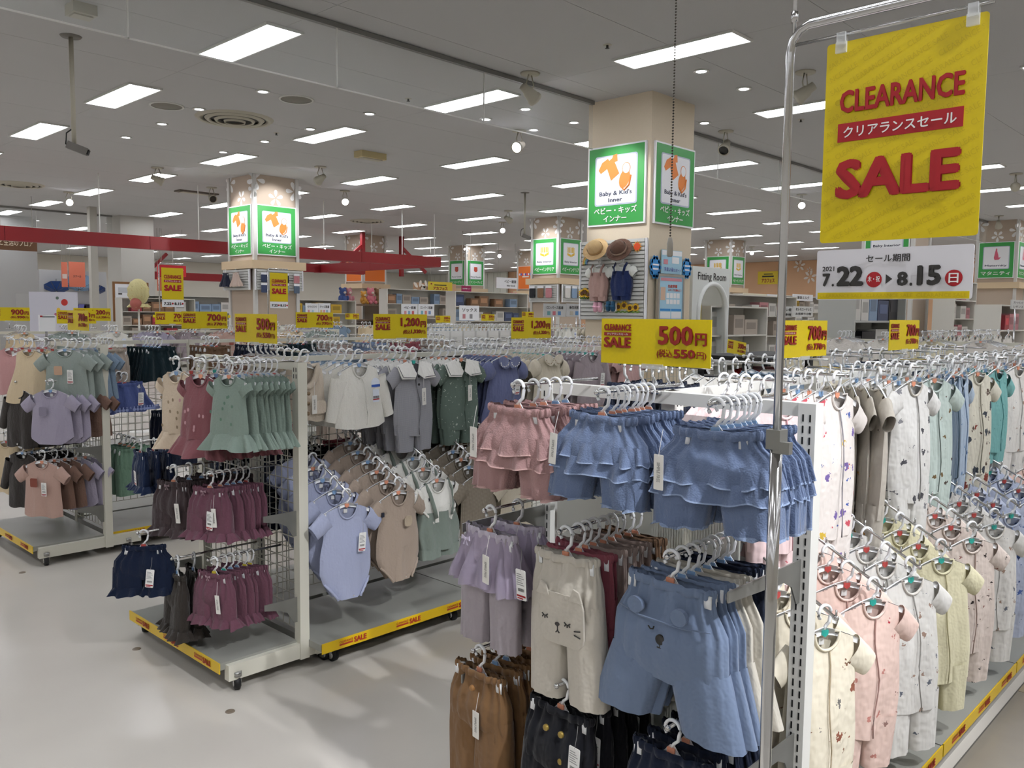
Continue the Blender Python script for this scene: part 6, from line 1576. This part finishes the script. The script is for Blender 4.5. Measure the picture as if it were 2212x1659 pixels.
# left background: grey walls, brown floor sign, school banners, counter, framed notice, bonnet
GW = mat('grey_wall', '#a9a8a6', .7)
for (bx, Y, m, lb) in (((-60, 470, 85, 735), 27.0, GW, 'grey partition wall below the brown floor sign'), ((388 - 300, 585, 232, 735), 33.0, mat('grey_wall2', '#b3b3b3', .7), 'pale partition wall behind the umbrellas')):
    a = at_y(bx[0], 680, Y).x; b = at_y(bx[2], 680, Y).x; zt = at_y((bx[0] + bx[2]) / 2, bx[1], Y).z
    tag(ob('wall_partition', MB().span((a, Y, 0), (b, Y + .3, min(ZC, zt))).mesh('wall_partition', m, False)), lb, kind='structure')
board('floor_sign', 'brown hanging sign with white floor name lettering', 'sign', (-6, 508, 80, 541), ('y', 22.0), mat('sign_brown2', '#6d4a2e', .6), [('と生活のフロア', .05, .9, .28, .72, mat('sign_cream', '#e0d0b4', .5), .02)], .06, hang='wire')
for k, (a, b) in enumerate(((133, 146), (149, 184))): board('school_banner', ('narrow orange banner left of the school banner', 'orange banner reading school in katakana')[k], 'banner', (a, 566, b, 620), ('y', 30.0), mat('banner_orange', '#d8765c', .6), [('スクール', .25, .75, .38, .48, INK, .02)] if k else (), .02, hang='wire', rows=[(.12, .88, .34, .52, mat('banner_pale', '#d8c8c0', .6))] if not k else ())
board('red_sign', 'red lit sign behind the left tall sale poster', 'sign', (342, 573, 402, 597), ('y', 27.0), mat('sign_redlit', '#c81e2c', .5), [('アカチャン', .1, .9, .25, .75, WHITE, .05)], .1, hang='wire')
board('orange_banner', 'orange banner under the red lit sign', 'banner', (340, 598, 352, 628), ('y', 27.2), mat('banner_orange', '#d8765c', .6), (), .02, hang='wire')
board('framed_notice', 'large notice in a brown wooden frame on the grey column', 'notice board', (249, 614, 317, 690), ('y', 24.26), SIGNW, (), .03, border=(mat('frame_brown', '#8a6038', .5), .06), rows=[(.1, .9, .75, .9, mat('notice_grey', '#c9ccd0', .5)), (.28, .62, .1, .6, mat('notice_teal', '#3f6a68', .5)), (.1, .22, .7, .74, INK), (.66, .92, .3, .6, mat('notice_blue', '#a8c4d8', .5))], hang=None)
p = at_d(300, 680, 10.8); t = thing('bonnet_stand', 'cream printed baby bonnet on a stand behind the far racks', 'baby bonnet', (p.x, p.y, 0))
z0 = 1.62; hm = printed('#d8cf9c', ['#a89a5c', '#c8a04c'], 30, .2)
g = MB(); 
for k in range(14):
    pass
g.lathe((0, 0, z0 + .17), [(.13 * math.sin(PI * k / 12) * (1 + .06 * math.sin(k * 3)), -.17 * math.cos(PI * k / 12)) for k in range(13)], 26)
ob('bonnet', g.mesh('bonnet', hm), t); ob('brim_frill', MB().loft([(z0 + .02, 0, 0, .1, .1, .004, 9, 0), (z0 - .02, 0, 0, .13, .12, .014, 11, 0)], 44).mesh('brim_frill', hm), t)
ob('stand_pole', MB().tube([(0, 0, 0), (0, 0, z0)], .012, 8).lathe((0, 0, 0), [(0, .02), (.14, .015), (.15, 0)], 18).mesh('stand_pole', FRAME_W), t)
ob('face_form', MB().lathe((-.06, -.06, z0 + .02), [(.07 * math.sin(PI * k / 8), -.08 * math.cos(PI * k / 8)) for k in range(9)], 14).mesh('face_form', mat('form_pink', '#b5665c', .7)), t)
a = at_d(63, 660, 14); b = at_d(165, 660, 14)
t = thing('service_counter', 'pale counter panel with coloured dots behind the left racks', 'counter', (a.x, a.y, 0)); dxy = Vector((b.x - a.x, b.y - a.y, 0)); ang = math.atan2(dxy.y, dxy.x); t.rotation_euler = (0, 0, ang); W = dxy.length
ob('front_panel', MB().span((0, 0, 0), (W, .05, 1.85)).mesh('front_panel', mat('counter_lilac', '#c6c5d0', .5), False), t); ob('side_panel', MB().span((-.25, .05, 0), (0, .4, 1.82)).mesh('side_panel', GW, False), t)
for (u, v, r, c) in ((.75, 1.68, .055, '#c0342c'), (.62, 1.56, .03, '#e0b83a'), (.6, 1.75, .025, '#5a6a60'), (.56, 1.48, .025, '#b05a78')): ob('dot', MB().ell(u * W, v, r, r, -.003, .004, 16).mesh('dot', mat('dot_' + c.strip('#'), c, .5), False), t)
board('notice_card', 'white notice board in front of the pale counter', 'notice', (85, 680, 120, 716), ('y', 8.2), SIGNW, (), .02, rows=[(.05, .2, .86, .95, RED), (.2, .95, .84, .92, mat('notice_grey3', '#8a8d90'))], hang='leg')
for (px, py, c, r, lb) in ((122, 630, '#2c4a86', .42, 'dark blue open umbrella on the umbrella rack'), (172, 626, '#8fb4d8', .6, 'pale blue open umbrella on the umbrella rack'), (210, 632, '#2a3f74', .3, 'navy open umbrella half behind a post')):
    p = at_y(px, py, 32.7); t = thing('open_umbrella', lb, 'umbrella', p); g = MB(); N = 8
    vs = [(0, 0, 0)] + [(r * math.cos(2 * PI * k / N), r * math.sin(2 * PI * k / N), -r * .45) for k in range(N)]
    o = ob('canopy', MB().add(vs, [(0, k + 1, (k + 1) % N + 1) for k in range(N)]).mesh('canopy', fabric(c), False), t); ob('shaft', MB().tube([(0, 0, .05), (0, 0, -r * 1.3)], .015, 6).mesh('shaft', CHROME), t)
    for k in range(N): ob('rib', MB().tube([vs[0], vs[k + 1]], .008, 4).mesh('rib', STEEL), o)
    t.rotation_euler = (2.6, .2, 0)
for (px, c, lb) in ((176, '#5a5a8c', 'violet school backpack below the umbrellas'), (188, '#2c2632', 'dark school backpack below the umbrellas')):
    p = at_y(px, 668, 32.85); t = thing('school_backpack', lb, 'backpack', (p.x, 32.88, p.z)); t.rotation_euler = (0, 0, 0)
    ob('pack_body', MB().rrect(-.14, -.18, .14, .18, .08, -.1, .2).mesh('pack_body', fabric(c), False), t); ob('flap', MB().rrect(-.13, -.05, .13, .17, .07, -.12, .02).mesh('flap', fabric(hexmix(c, 1.25)), False), t)
# thin grey uprights and rods at the left
for (px, D, r, lb) in ((205, 22.0, .09, 'grey square upright before the umbrellas'),):
    p = at(px, D); tag(ob('column', MB().span((p[0] - r, p[1] - r, 0), (p[0] + r, p[1] + r, ZC)).mesh('column', mat('upright_grey', '#b9b6ad', .6), False)), lb, kind='structure')
# red blankets pile beside the fitting room, black table
p = at(1640, 7.2); t = thing('low_table', 'black low table with a pile of red blankets right of the fitting room', 'table', p)
ob('table_top', MB().box((0, 0, 1.22), (1.2, .5, .04)).mesh('table_top', BLACK, False), t)
for sx in (-.55, .55):
    for sy in (-.2, .2): ob('leg', MB().box((sx, sy, .6), (.06, .06, 1.2)).mesh('leg', BLACK, False), t)
ob('lower_shelf', MB().box((0, 0, .86), (1.04, .44, .03)).mesh('lower_shelf', BLACK, False), t)
for k in range(4):
    b = thing('folded_blanket', 'folded red blanket in the pile on the low table', 'blanket', (p[0] + .02 * k, p[1], .876 + .06 * k), .1 * k, 'red blankets in a pile')
    ob('folded_cloth', MB().rrect(-.33, 0, .33, .058, .025, -.16, .32).mesh('folded_cloth', fabric('#b02a2c'), True), b); ob('fold_edge', MB().tube([(-.3, -.165, .03), (.3, -.165, .03)], .012, 6).mesh('fold_edge', fabric('#c85a54')), b)
# bloomers and socks on the small slatted panels of the flower column
for (y, c, lb) in ((15.75, '#24283a', 'navy bloomers on the small slatted panel'), (15.35, '#c8b4a8', 'pale pink bloomers on the small slatted panel')):
    q = skirt('baby_bloomers', c, 1.0, .1, .22, .26, tags=''); hang(q, (8.3, y, 2.38), H_, lb)
for k in range(8):
    c = ['#3c4660', '#6f8fa8', '#262a34', '#c4868c', '#45506c', '#26262a', '#8fa39a', '#5c6a7c'][k]
    t = thing('sock_pack', '%s sock pack on the slatted panel of the flower column' % ['slate', 'sky blue', 'ink', 'pink', 'navy', 'black', 'sage', 'grey blue'][k], 'socks', (8.6 + .24 * (k % 4), 14.82, 2.3 - .2 * (k // 4)))
    ob('sock', MB().rrect(-.06, -.17, .06, -.02, .015, -.02, .02).mesh('sock', fabric(c), False), t); ob('header_card', MB().span((-.06, -.022, -.025), (.06, .0, .02)).mesh('header_card', SIGNW, False), t)

for k in range(6):
    c = ['#26262a', '#8a6a50', '#c4868c', '#d8d5cf', '#8ba3bf', '#b3a79a'][k]; onx = k < 3
    pos = (17.34, 15.75 - .3 * k, 2.32) if onx else (17.65 + .28 * (k - 3), 14.77, 2.32)
    t = thing('small_goods_pack', '%s small goods pack hooked on the panel below the baby interior signs' % ['black', 'brown', 'pink', 'white', 'light blue', 'beige'][k], 'goods pack', pos, H_ if onx else 0.0)
    ob('pouch', MB().rrect(-.1, -.3, .1, -.03, .03, -.03, .03).mesh('pouch', fabric(c), False), t); ob('header_card', MB().span((-.1, -.034, -.04), (.1, -.004, .02)).mesh('header_card', SIGNW, False), t)
